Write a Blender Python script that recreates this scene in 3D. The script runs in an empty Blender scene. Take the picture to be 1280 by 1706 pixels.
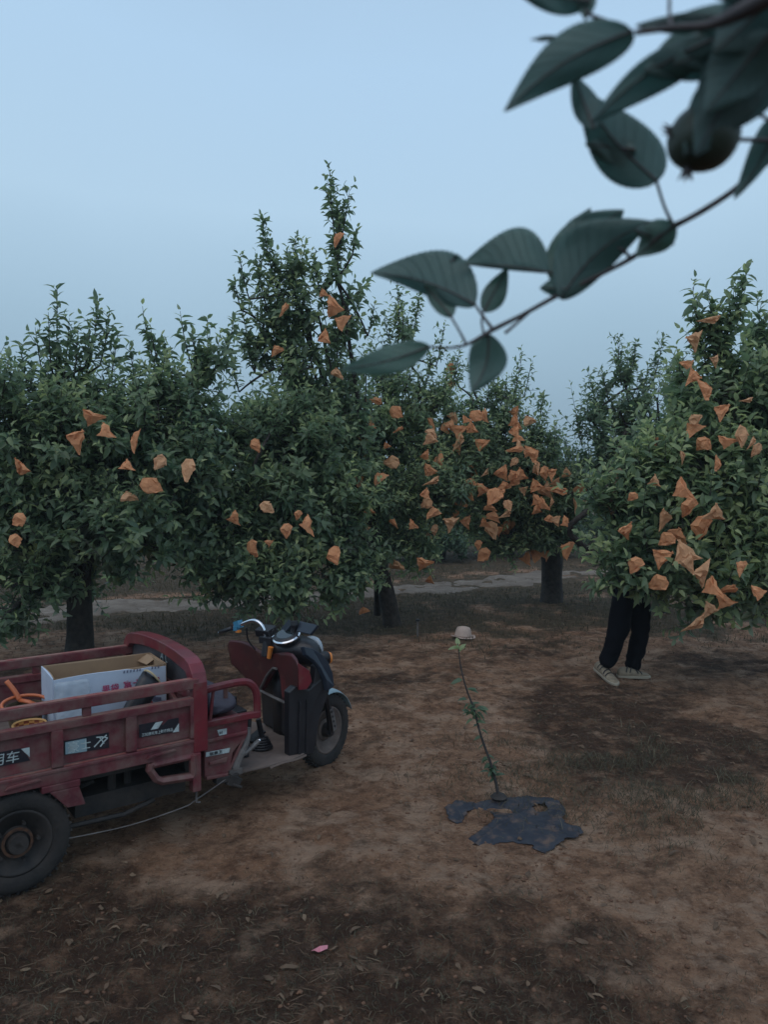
import bpy, math, random
import numpy as np
from mathutils import Vector, Matrix

# ---------------------------------------------------------------- camera, sky, sun, exposure
scene = bpy.context.scene
col = scene.collection
W0, H0, FPX, CAM_H = 1280.0, 1706.0, 1280.0, 1.7
PITCH = math.atan(53 / FPX)
cd = bpy.data.cameras.new("camera"); cam = bpy.data.objects.new("camera", cd); col.objects.link(cam)
scene.camera = cam
cam.location = (0, 0, CAM_H); cam.rotation_euler = (math.pi / 2 - PITCH, 0, 0)
cd.sensor_fit = 'VERTICAL'; cd.sensor_height = 34.6; cd.lens = 34.6 * FPX / H0
cd.clip_start = 0.02; cd.clip_end = 600
cd.dof.use_dof = True; cd.dof.focus_distance = 7.5; cd.dof.aperture_fstop = 6.8

SUN_EL, SUN_AZ = math.radians(62), math.radians(200)      # azimuth clockwise from +Y (north)
world = bpy.data.worlds.new("World"); scene.world = world; world.use_nodes = True
nt = world.node_tree; nt.nodes.clear()
def wn(t): return nt.nodes.new(t)
out = wn('ShaderNodeOutputWorld'); add = wn('ShaderNodeAddShader')
sky = wn('ShaderNodeTexSky'); sky.sky_type = 'NISHITA'; sky.sun_disc = False
sky.sun_elevation = SUN_EL; sky.sun_rotation = SUN_AZ; sky.air_density = 1.0; sky.dust_density = 3.0
b1 = wn('ShaderNodeBackground'); b1.inputs[1].default_value = 0.012
nt.links.new(sky.outputs[0], b1.inputs[0])
tc = wn('ShaderNodeTexCoord'); sep = wn('ShaderNodeSeparateXYZ'); ramp = wn('ShaderNodeValToRGB')
nz = wn('ShaderNodeTexNoise'); nz.inputs['Scale'].default_value = 1.6; nz.inputs['Detail'].default_value = 3
mm = wn('ShaderNodeMath'); mm.operation = 'MULTIPLY_ADD'; mm.inputs[1].default_value = 0.20
nt.links.new(tc.outputs['Generated'], sep.inputs[0]); nt.links.new(tc.outputs['Generated'], nz.inputs['Vector'])
ms = wn('ShaderNodeMath'); ms.operation = 'SUBTRACT'; ms.inputs[1].default_value = 0.10
nt.links.new(nz.outputs['Fac'], mm.inputs[0]); nt.links.new(sep.outputs['Z'], mm.inputs[2])
nt.links.new(mm.outputs[0], ms.inputs[0]); nt.links.new(ms.outputs[0], ramp.inputs[0])
els = ramp.color_ramp.elements
stops = [(0.0, (.22, .325, .42)), (.08, (.27, .40, .51)), (.20, (.345, .505, .635)), (.34, (.45, .635, .80)),
         (.50, (.435, .63, .835)), (.75, (.35, .50, .68)), (1.0, (.31, .45, .62))]
els[0].position, els[0].color = stops[0][0], (*stops[0][1], 1)
els[1].position, els[1].color = stops[-1][0], (*stops[-1][1], 1)
for p, c in stops[1:-1]:
    e = els.new(p); e.color = (*c, 1)
b2 = wn('ShaderNodeBackground'); b2.inputs[1].default_value = 1.0
nt.links.new(ramp.outputs[0], b2.inputs[0])
nt.links.new(b1.outputs[0], add.inputs[0]); nt.links.new(b2.outputs[0], add.inputs[1]); nt.links.new(add.outputs[0], out.inputs[0])

sl = bpy.data.lights.new("sun", 'SUN'); sl.energy = 0.6; sl.angle = math.radians(60); sl.color = (1, .86, .74)
sun = bpy.data.objects.new("sun", sl); col.objects.link(sun)
sd = Vector((math.sin(SUN_AZ) * math.cos(SUN_EL), math.cos(SUN_AZ) * math.cos(SUN_EL), math.sin(SUN_EL)))
sun.rotation_euler = sd.to_track_quat('Z', 'Y').to_euler(); sun.location = sd * 30

vs = scene.view_settings
vs.view_transform = 'Standard'; vs.look = 'None'; vs.exposure = 0.0; vs.gamma = 1.0; vs.use_curve_mapping = False
scene.cycles.max_bounces = 6; scene.cycles.transparent_max_bounces = 8; scene.cycles.transmission_bounces = 4
scene.cycles.volume_bounces = 0
scene.cycles.use_denoising = True

# ---------------------------------------------------------------- measuring: photo pixel -> world point
_R = np.array([1, 0, 0.]); _U = np.array([0, math.sin(PITCH), math.cos(PITCH)]); _F = np.array([0, math.cos(PITCH), -math.sin(PITCH)])
CAM = np.array([0, 0, CAM_H])
def ray(x, y): return (x - 640) / FPX * _R + (853 - y) / FPX * _U + _F
def gnd(x, y, z=0.0):
    r = ray(x, y); return CAM + r * ((z - CAM_H) / r[2])
def at(x, y, Y):
    r = ray(x, y); return CAM + r * (Y / r[1])

# ---------------------------------------------------------------- noise and ground height
def _hash(i, j, s):
    n = (i.astype(np.int64) * 374761393 + j.astype(np.int64) * 668265263 + s * 974634777) & 0x7fffffff
    n = ((n ^ (n >> 13)) * 1274126177) & 0x7fffffff
    return ((n ^ (n >> 16)) & 0xffff) / 65535.0
def vnoise(x, y, scale, seed=0):
    x = np.asarray(x, float) * scale; y = np.asarray(y, float) * scale
    i = np.floor(x); j = np.floor(y); fx = x - i; fy = y - j
    fx = fx * fx * (3 - 2 * fx); fy = fy * fy * (3 - 2 * fy)
    a = _hash(i, j, seed); b = _hash(i + 1, j, seed); c = _hash(i, j + 1, seed); d = _hash(i + 1, j + 1, seed)
    return a + (b - a) * fx + (c - a) * fy + (a - b - c + d) * fx * fy
def smooth(e0, e1, v):
    t = np.clip((v - e0) / (e1 - e0), 0, 1); return t * t * (3 - 2 * t)
FILM_C = (0.66, 3.74)
def ghgt(x, y):
    x = np.asarray(x, float); y = np.asarray(y, float)
    h = (vnoise(x, y, .5, 1) - .5) * .05 + (vnoise(x, y, 1.7, 2) - .5) * .035 + (vnoise(x, y, 5, 3) - .5) * .022 \
        + (vnoise(x, y, 11, 4) - .5) * .022 + (vnoise(x, y, 22, 5) - .5) * .012
    r = np.hypot((x - FILM_C[0]) / .75, (y - FILM_C[1]) / .5)
    return h * (1 - .75 * np.exp(-r ** 4)) * smooth(60, 12, np.abs(y)) 
def gz(x, y): return float(ghgt(np.array([x]), np.array([y]))[0])
def seg_dist(x, y, a, b):
    ax, ay = a; bx, by = b; L = math.hypot(bx - ax, by - ay); ux, uy = (bx - ax) / L, (by - ay) / L
    return (x - ax) * -uy + (y - ay) * ux
PATH_A, PATH_B = (-3.5, 10.0), (2.2, 13.0)
def path_side(x, y): return seg_dist(x, y, PATH_A, PATH_B)
def m_litter_vignette(x, y):
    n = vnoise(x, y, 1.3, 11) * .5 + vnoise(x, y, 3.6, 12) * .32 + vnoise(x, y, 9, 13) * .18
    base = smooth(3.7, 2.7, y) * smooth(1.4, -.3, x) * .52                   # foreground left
    base += .26 * smooth(3.1, 2.3, y)  # foreground band darker: camera vignette put into the mask along with real litter
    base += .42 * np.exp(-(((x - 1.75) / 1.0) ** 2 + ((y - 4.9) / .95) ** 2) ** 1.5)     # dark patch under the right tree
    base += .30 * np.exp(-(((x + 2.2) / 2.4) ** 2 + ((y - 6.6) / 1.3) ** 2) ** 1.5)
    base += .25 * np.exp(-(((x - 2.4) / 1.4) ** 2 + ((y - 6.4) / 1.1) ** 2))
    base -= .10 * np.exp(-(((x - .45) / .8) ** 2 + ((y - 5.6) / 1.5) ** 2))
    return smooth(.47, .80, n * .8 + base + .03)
def m_grass(x, y):
    n = vnoise(x, y, .9, 21) * .55 + vnoise(x, y, 3.1, 22) * .45
    s = path_side(x, y)
    return np.clip(smooth(.42, .72, n + .32 * smooth(7.6, 10, y) * (s < .8)) * smooth(6.8, 8.8, y)
                   + smooth(.9, 1.5, s) * .95, 0, 1)

# ---------------------------------------------------------------- mesh helpers
def tag(o, label=None, cat=None, group=None, kind=None):
    if label: o["label"] = label
    if cat: o["category"] = cat
    if group: o["group"] = group
    if kind: o["kind"] = kind
    return o
def empty(name, loc, rz=0.0):
    o = bpy.data.objects.new(name, None); col.objects.link(o); o.location = loc; o.rotation_euler = (0, 0, rz)
    o.empty_display_size = .1
    return o
def np_mesh(name, V, F, mat, attrs=None, smoothf=True):
    """V (n,3), F (m,k) one polygon size"""
    me = bpy.data.meshes.new(name); V = np.asarray(V, np.float32); F = np.asarray(F, np.int32)
    me.vertices.add(len(V)); me.vertices.foreach_set('co', V.ravel())
    k = F.shape[1]; me.loops.add(F.size); me.loops.foreach_set('vertex_index', F.ravel())
    me.polygons.add(len(F)); me.polygons.foreach_set('loop_start', np.arange(0, F.size, k, dtype=np.int32))
    me.polygons.foreach_set('loop_total', np.full(len(F), k, np.int32))
    me.polygons.foreach_set('use_smooth', np.full(len(F), smoothf, bool))
    for n, a in (attrs or {}).items():
        at_ = me.attributes.new(n, 'FLOAT', 'POINT'); at_.data.foreach_set('value', np.asarray(a, np.float32))
    me.update(calc_edges=True); me.materials.append(mat)
    return me
def link(name, me, parent=None, loc=None):
    o = bpy.data.objects.new(name, me); col.objects.link(o)
    if parent: o.parent = parent
    if loc is not None: o.location = loc
    return o
class MB:
    def __init__(s): s.v = []; s.f = []
    def add(s, V, F):
        b = len(s.v); s.v += [tuple(map(float, p)) for p in V]; s.f += [tuple(b + i for i in f) for f in F]; return s
    def box(s, c, d, rot=None):
        x, y, z = (k / 2 for k in d)
        P = [Vector(p) for p in ((-x,-y,-z),(x,-y,-z),(x,y,-z),(-x,y,-z),(-x,-y,z),(x,-y,z),(x,y,z),(-x,y,z))]
        if rot is not None: P = [rot @ p for p in P]
        return s.add([p + Vector(c) for p in P], [(0,3,2,1),(4,5,6,7),(0,1,5,4),(1,2,6,5),(2,3,7,6),(3,0,4,7)])
    def bb(s, a, b):
        return s.box([(a[i] + b[i]) / 2 for i in range(3)], [abs(b[i] - a[i]) for i in range(3)])
    def tube(s, pts, r, n=8, cap=True, flat=1.0, updir=None):
        pts = [Vector(p) for p in pts]; m = len(pts)
        if not hasattr(r, '__len__'): r = [r] * m
        T = [(pts[min(i + 1, m - 1)] - pts[max(i - 1, 0)]).normalized() for i in range(m)]
        ref = Vector(updir) if updir else (Vector((0, 0, 1)) if abs(T[0].z) < .9 else Vector((1, 0, 0)))
        V = []; F = []
        a = (ref - T[0] * ref.dot(T[0])).normalized()
        for i in range(m):
            a = (a - T[i] * a.dot(T[i]))
            a = a.normalized() if a.length > 1e-6 else T[i].orthogonal().normalized()
            b = T[i].cross(a)
            for k in range(n):
                w = 2 * math.pi * (k + .5) / n
                V.append(pts[i] + a * (math.cos(w) * r[i]) + b * (math.sin(w) * r[i] * flat))
        for i in range(m - 1):
            for k in range(n):
                F.append((i*n+k, i*n+(k+1)%n, (i+1)*n+(k+1)%n, (i+1)*n+k))
        if cap: F += [tuple(range(n))[::-1], tuple((m-1)*n+k for k in range(n))]
        return s.add(V, F)
    def lathe(s, prof, c=(0,0,0), axis='Z', n=24, close=False):
        """prof: list of (radius, height)"""
        V = []; F = []; m = len(prof)
        for r, h in prof:
            for k in range(n):
                w = 2 * math.pi * k / n; x, y = r * math.cos(w), r * math.sin(w)
                p = {'Z': (x, y, h), 'Y': (x, h, y), 'X': (h, x, y)}[axis]
                V.append((p[0]+c[0], p[1]+c[1], p[2]+c[2]))
        for i in range(m - 1 + (1 if close else 0)):
            j = (i + 1) % m
            for k in range(n): F.append((i*n+k, i*n+(k+1)%n, j*n+(k+1)%n, j*n+k))
        if not close: F += [tuple(range(n))[::-1], tuple((m-1)*n+k for k in range(n))]
        return s.add(V, F)
    def prism(s, pts, ext):
        """closed planar polygon (3-D points) extruded by vector ext"""
        n = len(pts); P = [Vector(p) for p in pts]; e = Vector(ext)
        V = P + [p + e for p in P]
        F = [tuple(range(n))[::-1], tuple(range(n, 2*n))] + [(i, (i+1)%n, n+(i+1)%n, n+i) for i in range(n)]
        return s.add(V, F)
    def build(s, name, mat, parent=None, loc=None, sm=False, bev=0.0, sub=0, off=(0,0,0)):
        me = bpy.data.meshes.new(name)
        me.from_pydata([(v[0]-off[0], v[1]-off[1], v[2]-off[2]) for v in s.v], [], s.f)
        me.update(); me.materials.append(mat)
        if sm: me.polygons.foreach_set('use_smooth', [True] * len(me.polygons))
        import bmesh
        bm = bmesh.new(); bm.from_mesh(me); bmesh.ops.recalc_face_normals(bm, faces=bm.faces); bm.to_mesh(me); bm.free()
        o = link(name, me, parent, loc)
        if bev:
            b = o.modifiers.new('bevel', 'BEVEL'); b.width = bev; b.segments = 2; b.limit_method = 'ANGLE'; b.angle_limit = math.radians(40)
        if sub:
            b = o.modifiers.new('sub', 'SUBSURF'); b.levels = sub; b.render_levels = sub
        return o
def bez(a, b, c, n=8):
    a, b, c = np.array(a, float), np.array(b, float), np.array(c, float)
    t = np.linspace(0, 1, n)[:, None]
    return (1-t)**2 * a + 2*t*(1-t) * b + t*t * c
def smooth_path(P, n=5):
    P = [np.array(p, float) for p in P]; out = []
    for i in range(len(P) - 1):
        p0, p1, p2, p3 = P[max(i-1, 0)], P[i], P[i+1], P[min(i+2, len(P)-1)]
        for k in range(n):
            t = k / n
            out.append(.5 * ((2*p1) + (-p0+p2)*t + (2*p0-5*p1+4*p2-p3)*t*t + (-p0+3*p1-3*p2+p3)*t**3))
    out.append(P[-1]); return out

# ---------------------------------------------------------------- materials
def mat(name, c, rough=.6, metal=0.0, c2=None, nscale=8, fac=(.35, .65), bump=0.0, bscale=40, spec=.5, alpha=None,
        c3=None, n3=30, f3=(.55, .75), coords='Object', trans=0.0, detail=5, rough2=None):
    m = bpy.data.materials.new(name); m.use_nodes = True; t = m.node_tree; N = t.nodes; Lk = t.links
    b = N['Principled BSDF']; b.inputs['Base Color'].default_value = (*c, 1)
    b.inputs['Roughness'].default_value = rough; b.inputs['Metallic'].default_value = metal
    b.inputs['Specular IOR Level'].default_value = spec
    tcn = N.new('ShaderNodeTexCoord')
    src = None
    def noise(sc, f, det=detail):
        n = N.new('ShaderNodeTexNoise'); n.inputs['Scale'].default_value = sc; n.inputs['Detail'].default_value = det
        n.inputs['Roughness'].default_value = .62
        Lk.new(tcn.outputs[coords], n.inputs['Vector'])
        r = N.new('ShaderNodeMapRange'); r.inputs[1].default_value, r.inputs[2].default_value = f
        Lk.new(n.outputs['Fac'], r.inputs[0]); return r.outputs[0]
    if c2:
        mx = N.new('ShaderNodeMix'); mx.data_type = 'RGBA'
        mx.inputs[6].default_value = (*c, 1); mx.inputs[7].default_value = (*c2, 1)
        f = noise(nscale, fac); Lk.new(f, mx.inputs[0]); src = mx.outputs[2]
        if rough2 is not None:
            rr = N.new('ShaderNodeMapRange'); rr.inputs[3].default_value = rough; rr.inputs[4].default_value = rough2
            Lk.new(f, rr.inputs[0]); Lk.new(rr.outputs[0], b.inputs['Roughness'])
    if c3:
        mx = N.new('ShaderNodeMix'); mx.data_type = 'RGBA'; mx.inputs[7].default_value = (*c3, 1)
        if src: Lk.new(src, mx.inputs[6])
        else: mx.inputs[6].default_value = (*c, 1)
        Lk.new(noise(n3, f3), mx.inputs[0]); src = mx.outputs[2]
    if src: Lk.new(src, b.inputs['Base Color'])
    if bump:
        bp = N.new('ShaderNodeBump'); bp.inputs['Strength'].default_value = 1.0; bp.inputs['Distance'].default_value = bump
        n = N.new('ShaderNodeTexNoise'); n.inputs['Scale'].default_value = bscale; n.inputs['Detail'].default_value = 6
        Lk.new(tcn.outputs[coords], n.inputs['Vector']); Lk.new(n.outputs['Fac'], bp.inputs['Height']); Lk.new(bp.outputs[0], b.inputs['Normal'])
    if alpha is not None: b.inputs['Alpha'].default_value = alpha
    if trans:
        tr = N.new('ShaderNodeBsdfTranslucent'); tr.inputs[0].default_value = (*[min(1, k*1.3) for k in c], 1)
        if src: Lk.new(src, tr.inputs[0])
        ms_ = N.new('ShaderNodeMixShader'); ms_.inputs[0].default_value = trans
        Lk.new(b.outputs[0], ms_.inputs[1]); Lk.new(tr.outputs[0], ms_.inputs[2])
        Lk.new(ms_.outputs[0], N['Material Output'].inputs[0])
    return m
def leaf_mat(name, dark, light, tipc, under, rough=.42, trans=.22):
    m = bpy.data.materials.new(name); m.use_nodes = True; t = m.node_tree; N = t.nodes; Lk = t.links
    b = N['Principled BSDF']; b.inputs['Roughness'].default_value = rough; b.inputs['Specular IOR Level'].default_value = .5
    a = N.new('ShaderNodeAttribute'); a.attribute_name = 'tint'
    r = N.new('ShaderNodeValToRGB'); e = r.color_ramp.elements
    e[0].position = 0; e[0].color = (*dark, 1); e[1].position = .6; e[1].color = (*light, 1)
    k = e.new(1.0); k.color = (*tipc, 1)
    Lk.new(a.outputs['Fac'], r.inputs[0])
    g = N.new('ShaderNodeNewGeometry'); mx = N.new('ShaderNodeMix'); mx.data_type = 'RGBA'
    mx.inputs[7].default_value = (*under, 1)
    mf = N.new('ShaderNodeMath'); mf.operation = 'MULTIPLY'; mf.inputs[1].default_value = .75
    Lk.new(g.outputs['Backfacing'], mf.inputs[0]); Lk.new(mf.outputs[0], mx.inputs[0])
    Lk.new(r.outputs[0], mx.inputs[6]); Lk.new(mx.outputs[2], b.inputs['Base Color'])
    tr = N.new('ShaderNodeBsdfTranslucent')
    hs = N.new('ShaderNodeHueSaturation'); hs.inputs['Value'].default_value = 1.5; hs.inputs['Saturation'].default_value = 1.15
    Lk.new(r.outputs[0], hs.inputs['Color']); Lk.new(hs.outputs[0], tr.inputs[0])
    ms_ = N.new('ShaderNodeMixShader'); ms_.inputs[0].default_value = trans
    Lk.new(b.outputs[0], ms_.inputs[1]); Lk.new(tr.outputs[0], ms_.inputs[2]); Lk.new(ms_.outputs[0], N['Material Output'].inputs[0])
    return m
def add_veins(m):
    t = m.node_tree; N = t.nodes; Lk = t.links
    def at_(n): a = N.new('ShaderNodeAttribute'); a.attribute_name = n; return a.outputs['Fac']
    def ma(op, A, B=None, C_=None):
        x = N.new('ShaderNodeMath'); x.operation = op
        for k, v in enumerate((A, B, C_)):
            if v is None: continue
            if isinstance(v, (int, float)): x.inputs[k].default_value = v
            else: Lk.new(v, x.inputs[k])
        return x.outputs[0]
    s = ma('ABSOLUTE', at_('across')); x = ma('MULTIPLY_ADD', at_('along'), 9.0, ma('MULTIPLY', s, -2.4))
    f = ma('ABSOLUTE', ma('SUBTRACT', ma('FRACT', x), .5)); r = N.new('ShaderNodeMapRange'); r.inputs[1].default_value = .05; r.inputs[2].default_value = .0
    Lk.new(f, r.inputs[0]); v = r.outputs[0]
    bp = N.new('ShaderNodeBump'); bp.inputs['Distance'].default_value = .0012; bp.inputs['Strength'].default_value = .8
    nz_ = N.new('ShaderNodeTexNoise'); nz_.inputs['Scale'].default_value = 90; tc_ = N.new('ShaderNodeTexCoord'); Lk.new(tc_.outputs['Object'], nz_.inputs['Vector'])
    Lk.new(ma('MULTIPLY_ADD', nz_.outputs['Fac'], .8, ma('MULTIPLY', v, -1.0)), bp.inputs['Height'])
    b = N['Principled BSDF']; Lk.new(bp.outputs[0], b.inputs['Normal'])
    for n in N:
        if n.type == 'BSDF_TRANSLUCENT':
            src = n.inputs[0].links[0].from_socket; mx = N.new('ShaderNodeMix'); mx.data_type = 'RGBA'; mx.blend_type = 'MULTIPLY'
            mx.inputs[7].default_value = (.35, .38, .36, 1); Lk.new(src, mx.inputs[6])
            n2 = N.new('ShaderNodeTexNoise'); n2.inputs['Scale'].default_value = 26; n2.inputs['Detail'].default_value = 3; Lk.new(tc_.outputs['Object'], n2.inputs['Vector'])
            Lk.new(ma('MAXIMUM', ma('MULTIPLY', v, .3), ma('MULTIPLY', ma('SUBTRACT', n2.outputs['Fac'], .38), 1.6)), mx.inputs[0]); Lk.new(mx.outputs[2], n.inputs[0])
M = {}
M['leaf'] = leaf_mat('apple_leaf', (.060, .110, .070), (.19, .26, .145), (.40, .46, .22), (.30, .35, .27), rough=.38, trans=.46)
M['leaf_far'] = leaf_mat('far_leaf', (.045, .085, .048), (.09, .15, .075), (.17, .24, .10), (.16, .21, .15))
M['leaf_near'] = leaf_mat('near_leaf', (.17, .26, .25), (.22, .32, .27), (.26, .36, .26), (.26, .34, .31), rough=.5, trans=.55)
add_veins(M['leaf_near'])
M['bark'] = mat('bark', (.022, .018, .016), .95, c2=(.055, .045, .037), nscale=14, bump=.012, bscale=30)
M['twig'] = mat('twig', (.06, .05, .042), .7, c2=(.035, .03, .03), nscale=30)
M['bag'] = mat('bag_paper', (.90, .46, .23), .8, c2=(.74, .33, .16), nscale=9, bump=.016, bscale=26, trans=.3, spec=.3)
M['bag_b'] = mat('bag_paper_sandy', (.88, .52, .29), .8, c2=(.68, .37, .20), nscale=14, bump=.016, bscale=24, trans=.3, spec=.3)
# ---------------------------------------------------------------- ground
def ground_mat():
    m = bpy.data.materials.new('soil'); m.use_nodes = True; t = m.node_tree; N = t.nodes; Lk = t.links
    b = N['Principled BSDF']; b.inputs['Roughness'].default_value = .95; b.inputs['Specular IOR Level'].default_value = .2
    tcn = N.new('ShaderNodeTexCoord')
    def noise(sc, det=7, rg=.65, dist=0.0):
        n = N.new('ShaderNodeTexNoise'); n.inputs['Scale'].default_value = sc; n.inputs['Detail'].default_value = det
        n.inputs['Roughness'].default_value = rg; n.inputs['Distortion'].default_value = dist
        Lk.new(tcn.outputs['Object'], n.inputs['Vector']); return n.outputs['Fac']
    def mr(src, a, b_, c=0., d=1.):
        r = N.new('ShaderNodeMapRange'); r.inputs[1].default_value = a; r.inputs[2].default_value = b_
        r.inputs[3].default_value = c; r.inputs[4].default_value = d; Lk.new(src, r.inputs[0]); return r.outputs[0]
    def mix(f, A, B):
        x = N.new('ShaderNodeMix'); x.data_type = 'RGBA'; Lk.new(f, x.inputs[0])
        for k, v in ((6, A), (7, B)):
            if isinstance(v, tuple): x.inputs[k].default_value = (*v, 1)
            else: Lk.new(v, x.inputs[k])
        return x.outputs[2]
    def math_(op, A, B):
        x = N.new('ShaderNodeMath'); x.operation = op
        for k, v in ((0, A), (1, B)):
            if isinstance(v, float): x.inputs[k].default_value = v
            else: Lk.new(v, x.inputs[k])
        return x.outputs[0]
    soil = mix(mr(noise(2.2), .35, .7), (.345, .182, .105), (.49, .29, .18))
    soil = mix(mr(noise(11, 9, .78), .44, .66), soil, (.115, .054, .031))
    soil = mix(mr(noise(55, 5, .7), .56, .8), soil, (.54, .38, .27))
    soil = mix(mr(noise(3.6, 8, .7), .50, .68), soil, (.50, .325, .22))
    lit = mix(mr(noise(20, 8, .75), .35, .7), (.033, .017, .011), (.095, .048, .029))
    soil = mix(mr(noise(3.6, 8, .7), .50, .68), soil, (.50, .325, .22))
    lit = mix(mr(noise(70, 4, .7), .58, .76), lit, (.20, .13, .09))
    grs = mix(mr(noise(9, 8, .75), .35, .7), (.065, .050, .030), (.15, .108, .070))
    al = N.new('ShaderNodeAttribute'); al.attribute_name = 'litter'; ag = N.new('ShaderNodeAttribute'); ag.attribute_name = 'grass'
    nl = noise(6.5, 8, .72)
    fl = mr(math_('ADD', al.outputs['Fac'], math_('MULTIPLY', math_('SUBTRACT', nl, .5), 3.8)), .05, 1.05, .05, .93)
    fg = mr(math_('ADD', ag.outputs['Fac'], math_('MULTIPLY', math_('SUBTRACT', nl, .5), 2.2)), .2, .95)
    c = mix(fl, soil, lit); c = mix(fg, c, grs)  # litter colour also carries the painted foreground vignette
    Lk.new(c, b.inputs['Base Color'])
    bp = N.new('ShaderNodeBump'); bp.inputs['Distance'].default_value = .065; bp.inputs['Strength'].default_value = 1
    hsum = math_('ADD', noise(16, 9, .72, .6), math_('MULTIPLY', noise(60, 6, .7), .35))
    Lk.new(hsum, bp.inputs['Height'])
    # dried mud cracks
    vo = N.new('ShaderNodeTexVoronoi'); vo.feature = 'DISTANCE_TO_EDGE'; vo.inputs['Scale'].default_value = 6.5
    wv = N.new('ShaderNodeVectorMath'); wv.operation = 'ADD'
    nn = N.new('ShaderNodeTexNoise'); nn.inputs['Scale'].default_value = 9; nn.inputs['Detail'].default_value = 4
    sc_ = N.new('ShaderNodeVectorMath'); sc_.operation = 'SCALE'; sc_.inputs['Scale'].default_value = .22
    Lk.new(tcn.outputs['Object'], nn.inputs['Vector']); Lk.new(nn.outputs['Color'], sc_.inputs[0])
    Lk.new(tcn.outputs['Object'], wv.inputs[0]); Lk.new(sc_.outputs[0], wv.inputs[1]); Lk.new(wv.outputs[0], vo.inputs['Vector'])
    bp2 = N.new('ShaderNodeBump'); bp2.inputs['Distance'].default_value = .012; bp2.inputs['Strength'].default_value = .6
    Lk.new(mr(vo.outputs['Distance'], 0., .035), bp2.inputs['Height']); Lk.new(bp.outputs[0], bp2.inputs['Normal'])
    Lk.new(bp2.outputs[0], b.inputs['Normal'])
    return m
M['soil'] = ground_mat()
M['path'] = mat('path_dirt', (.22, .18, .145), .95, c2=(.13, .10, .078), nscale=2.5, c3=(.30, .25, .21), n3=9, f3=(.55, .8), bump=.02, bscale=14, spec=.2)
def axis_pts(lo, hi, step, far_lo, far_hi, g=1.16):
    mid = list(np.arange(lo, hi + step / 2, step)); a = []; s = step; v = lo
    while v > far_lo: s *= g; v -= s; a.append(v)
    b = []; s = step; v = mid[-1]
    while v < far_hi: s *= g; v += s; b.append(v)
    return np.array(a[::-1] + mid + b)
gx = axis_pts(-4.2, 4.2, .042, -110, 110); gy = axis_pts(1.4, 11.5, .046, -40, 180)
X, Y = np.meshgrid(gx, gy); Z = ghgt(X, Y)
V = np.stack([X.ravel(), Y.ravel(), Z.ravel()], 1); nx, ny = len(gx), len(gy)
idx = np.arange(nx * ny).reshape(ny, nx)
F = np.stack([idx[:-1, :-1], idx[:-1, 1:], idx[1:, 1:], idx[1:, :-1]], -1).reshape(-1, 4)
go = link('ground', np_mesh('ground', V, F, M['soil'], {'litter': m_litter_vignette(X, Y).ravel(), 'grass': m_grass(X, Y).ravel()}))
tag(go, kind='structure')
# the pale farm track behind the trees
pd = np.array([PATH_B[0]-PATH_A[0], PATH_B[1]-PATH_A[1]]); pd = pd / np.linalg.norm(pd); pn = np.array([-pd[1], pd[0]])
S = np.arange(-14, 30, .09); Tn = np.linspace(-1, 1, 21); V = []; 
SS, TT = np.meshgrid(S, Tn, indexing='ij')
wL = .58 + .34 * (vnoise(S, S*0, 1.1, 31) - .5) * 2 + .3 * (vnoise(S, S*0, 5, 32) - .5)
wR = .58 + .34 * (vnoise(S, S*0+9, 1.1, 33) - .5) * 2 + .3 * (vnoise(S, S*0, 5, 34) - .5)
off = np.where(TT < 0, TT * wL[:, None], TT * wR[:, None])
PX = PATH_A[0] + SS * pd[0] + off * pn[0]; PY = PATH_A[1] + SS * pd[1] + off * pn[1]
PZ = ghgt(PX, PY) + .014 - .03 * smooth(.85, 1.0, np.abs(TT)) - .03 * smooth(.75, .85, vnoise(PX, PY, 3.5, 38))
V = np.stack([PX.ravel(), PY.ravel(), PZ.ravel()], 1); a, b = SS.shape; idx = np.arange(a*b).reshape(a, b)
F = np.stack([idx[:-1, :-1], idx[1:, :-1], idx[1:, 1:], idx[:-1, 1:]], -1).reshape(-1, 4)
tag(link('dirt_path', np_mesh('dirt_path', V, F, M['path'])), kind='structure')

# ---------------------------------------------------------------- leaf geometry (numpy)
def norm(v): return v / np.maximum(np.linalg.norm(v, axis=-1, keepdims=True), 1e-9)
T8 = np.array([[0,0],[.28,1],[.28,0],[.28,-1],[.68,.82],[.68,0],[.68,-.82],[1,0]])
F8 = np.array([[0,2,1],[0,3,2],[1,2,5],[1,5,4],[2,3,6],[2,6,5],[4,5,7],[5,6,7]])
T5 = np.array([[0,0],[.45,1],[.45,0],[.45,-1],[1,0]]); F5 = np.array([[0,2,1],[0,3,2],[1,2,4],[2,3,4]])
def leaves(P, D, Nn, L, Wd, fold, droop, tint, hi=True):
    T, Fc = (T8, F8) if hi else (T5, F5)
    D = norm(D); Nn = norm(Nn - D * (Nn * D).sum(1, keepdims=True)); S_ = np.cross(Nn, D)
    n, k = len(P), len(T)
    t = T[None, :, 0]; sgn = T[None, :, 1]
    al = t * L[:, None]; sd_ = sgn * Wd[:, None] * .5; up = np.abs(sgn) * Wd[:, None] * .5 * fold[:, None] - droop[:, None] * t * t * L[:, None]
    V = P[:, None, :] + al[..., None] * D[:, None, :] + sd_[..., None] * S_[:, None, :] + up[..., None] * Nn[:, None, :]
    F = (np.arange(n)[:, None, None] * k + Fc[None]).reshape(-1, 3)
    return V.reshape(-1, 3), F, np.repeat(tint, k)
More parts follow.
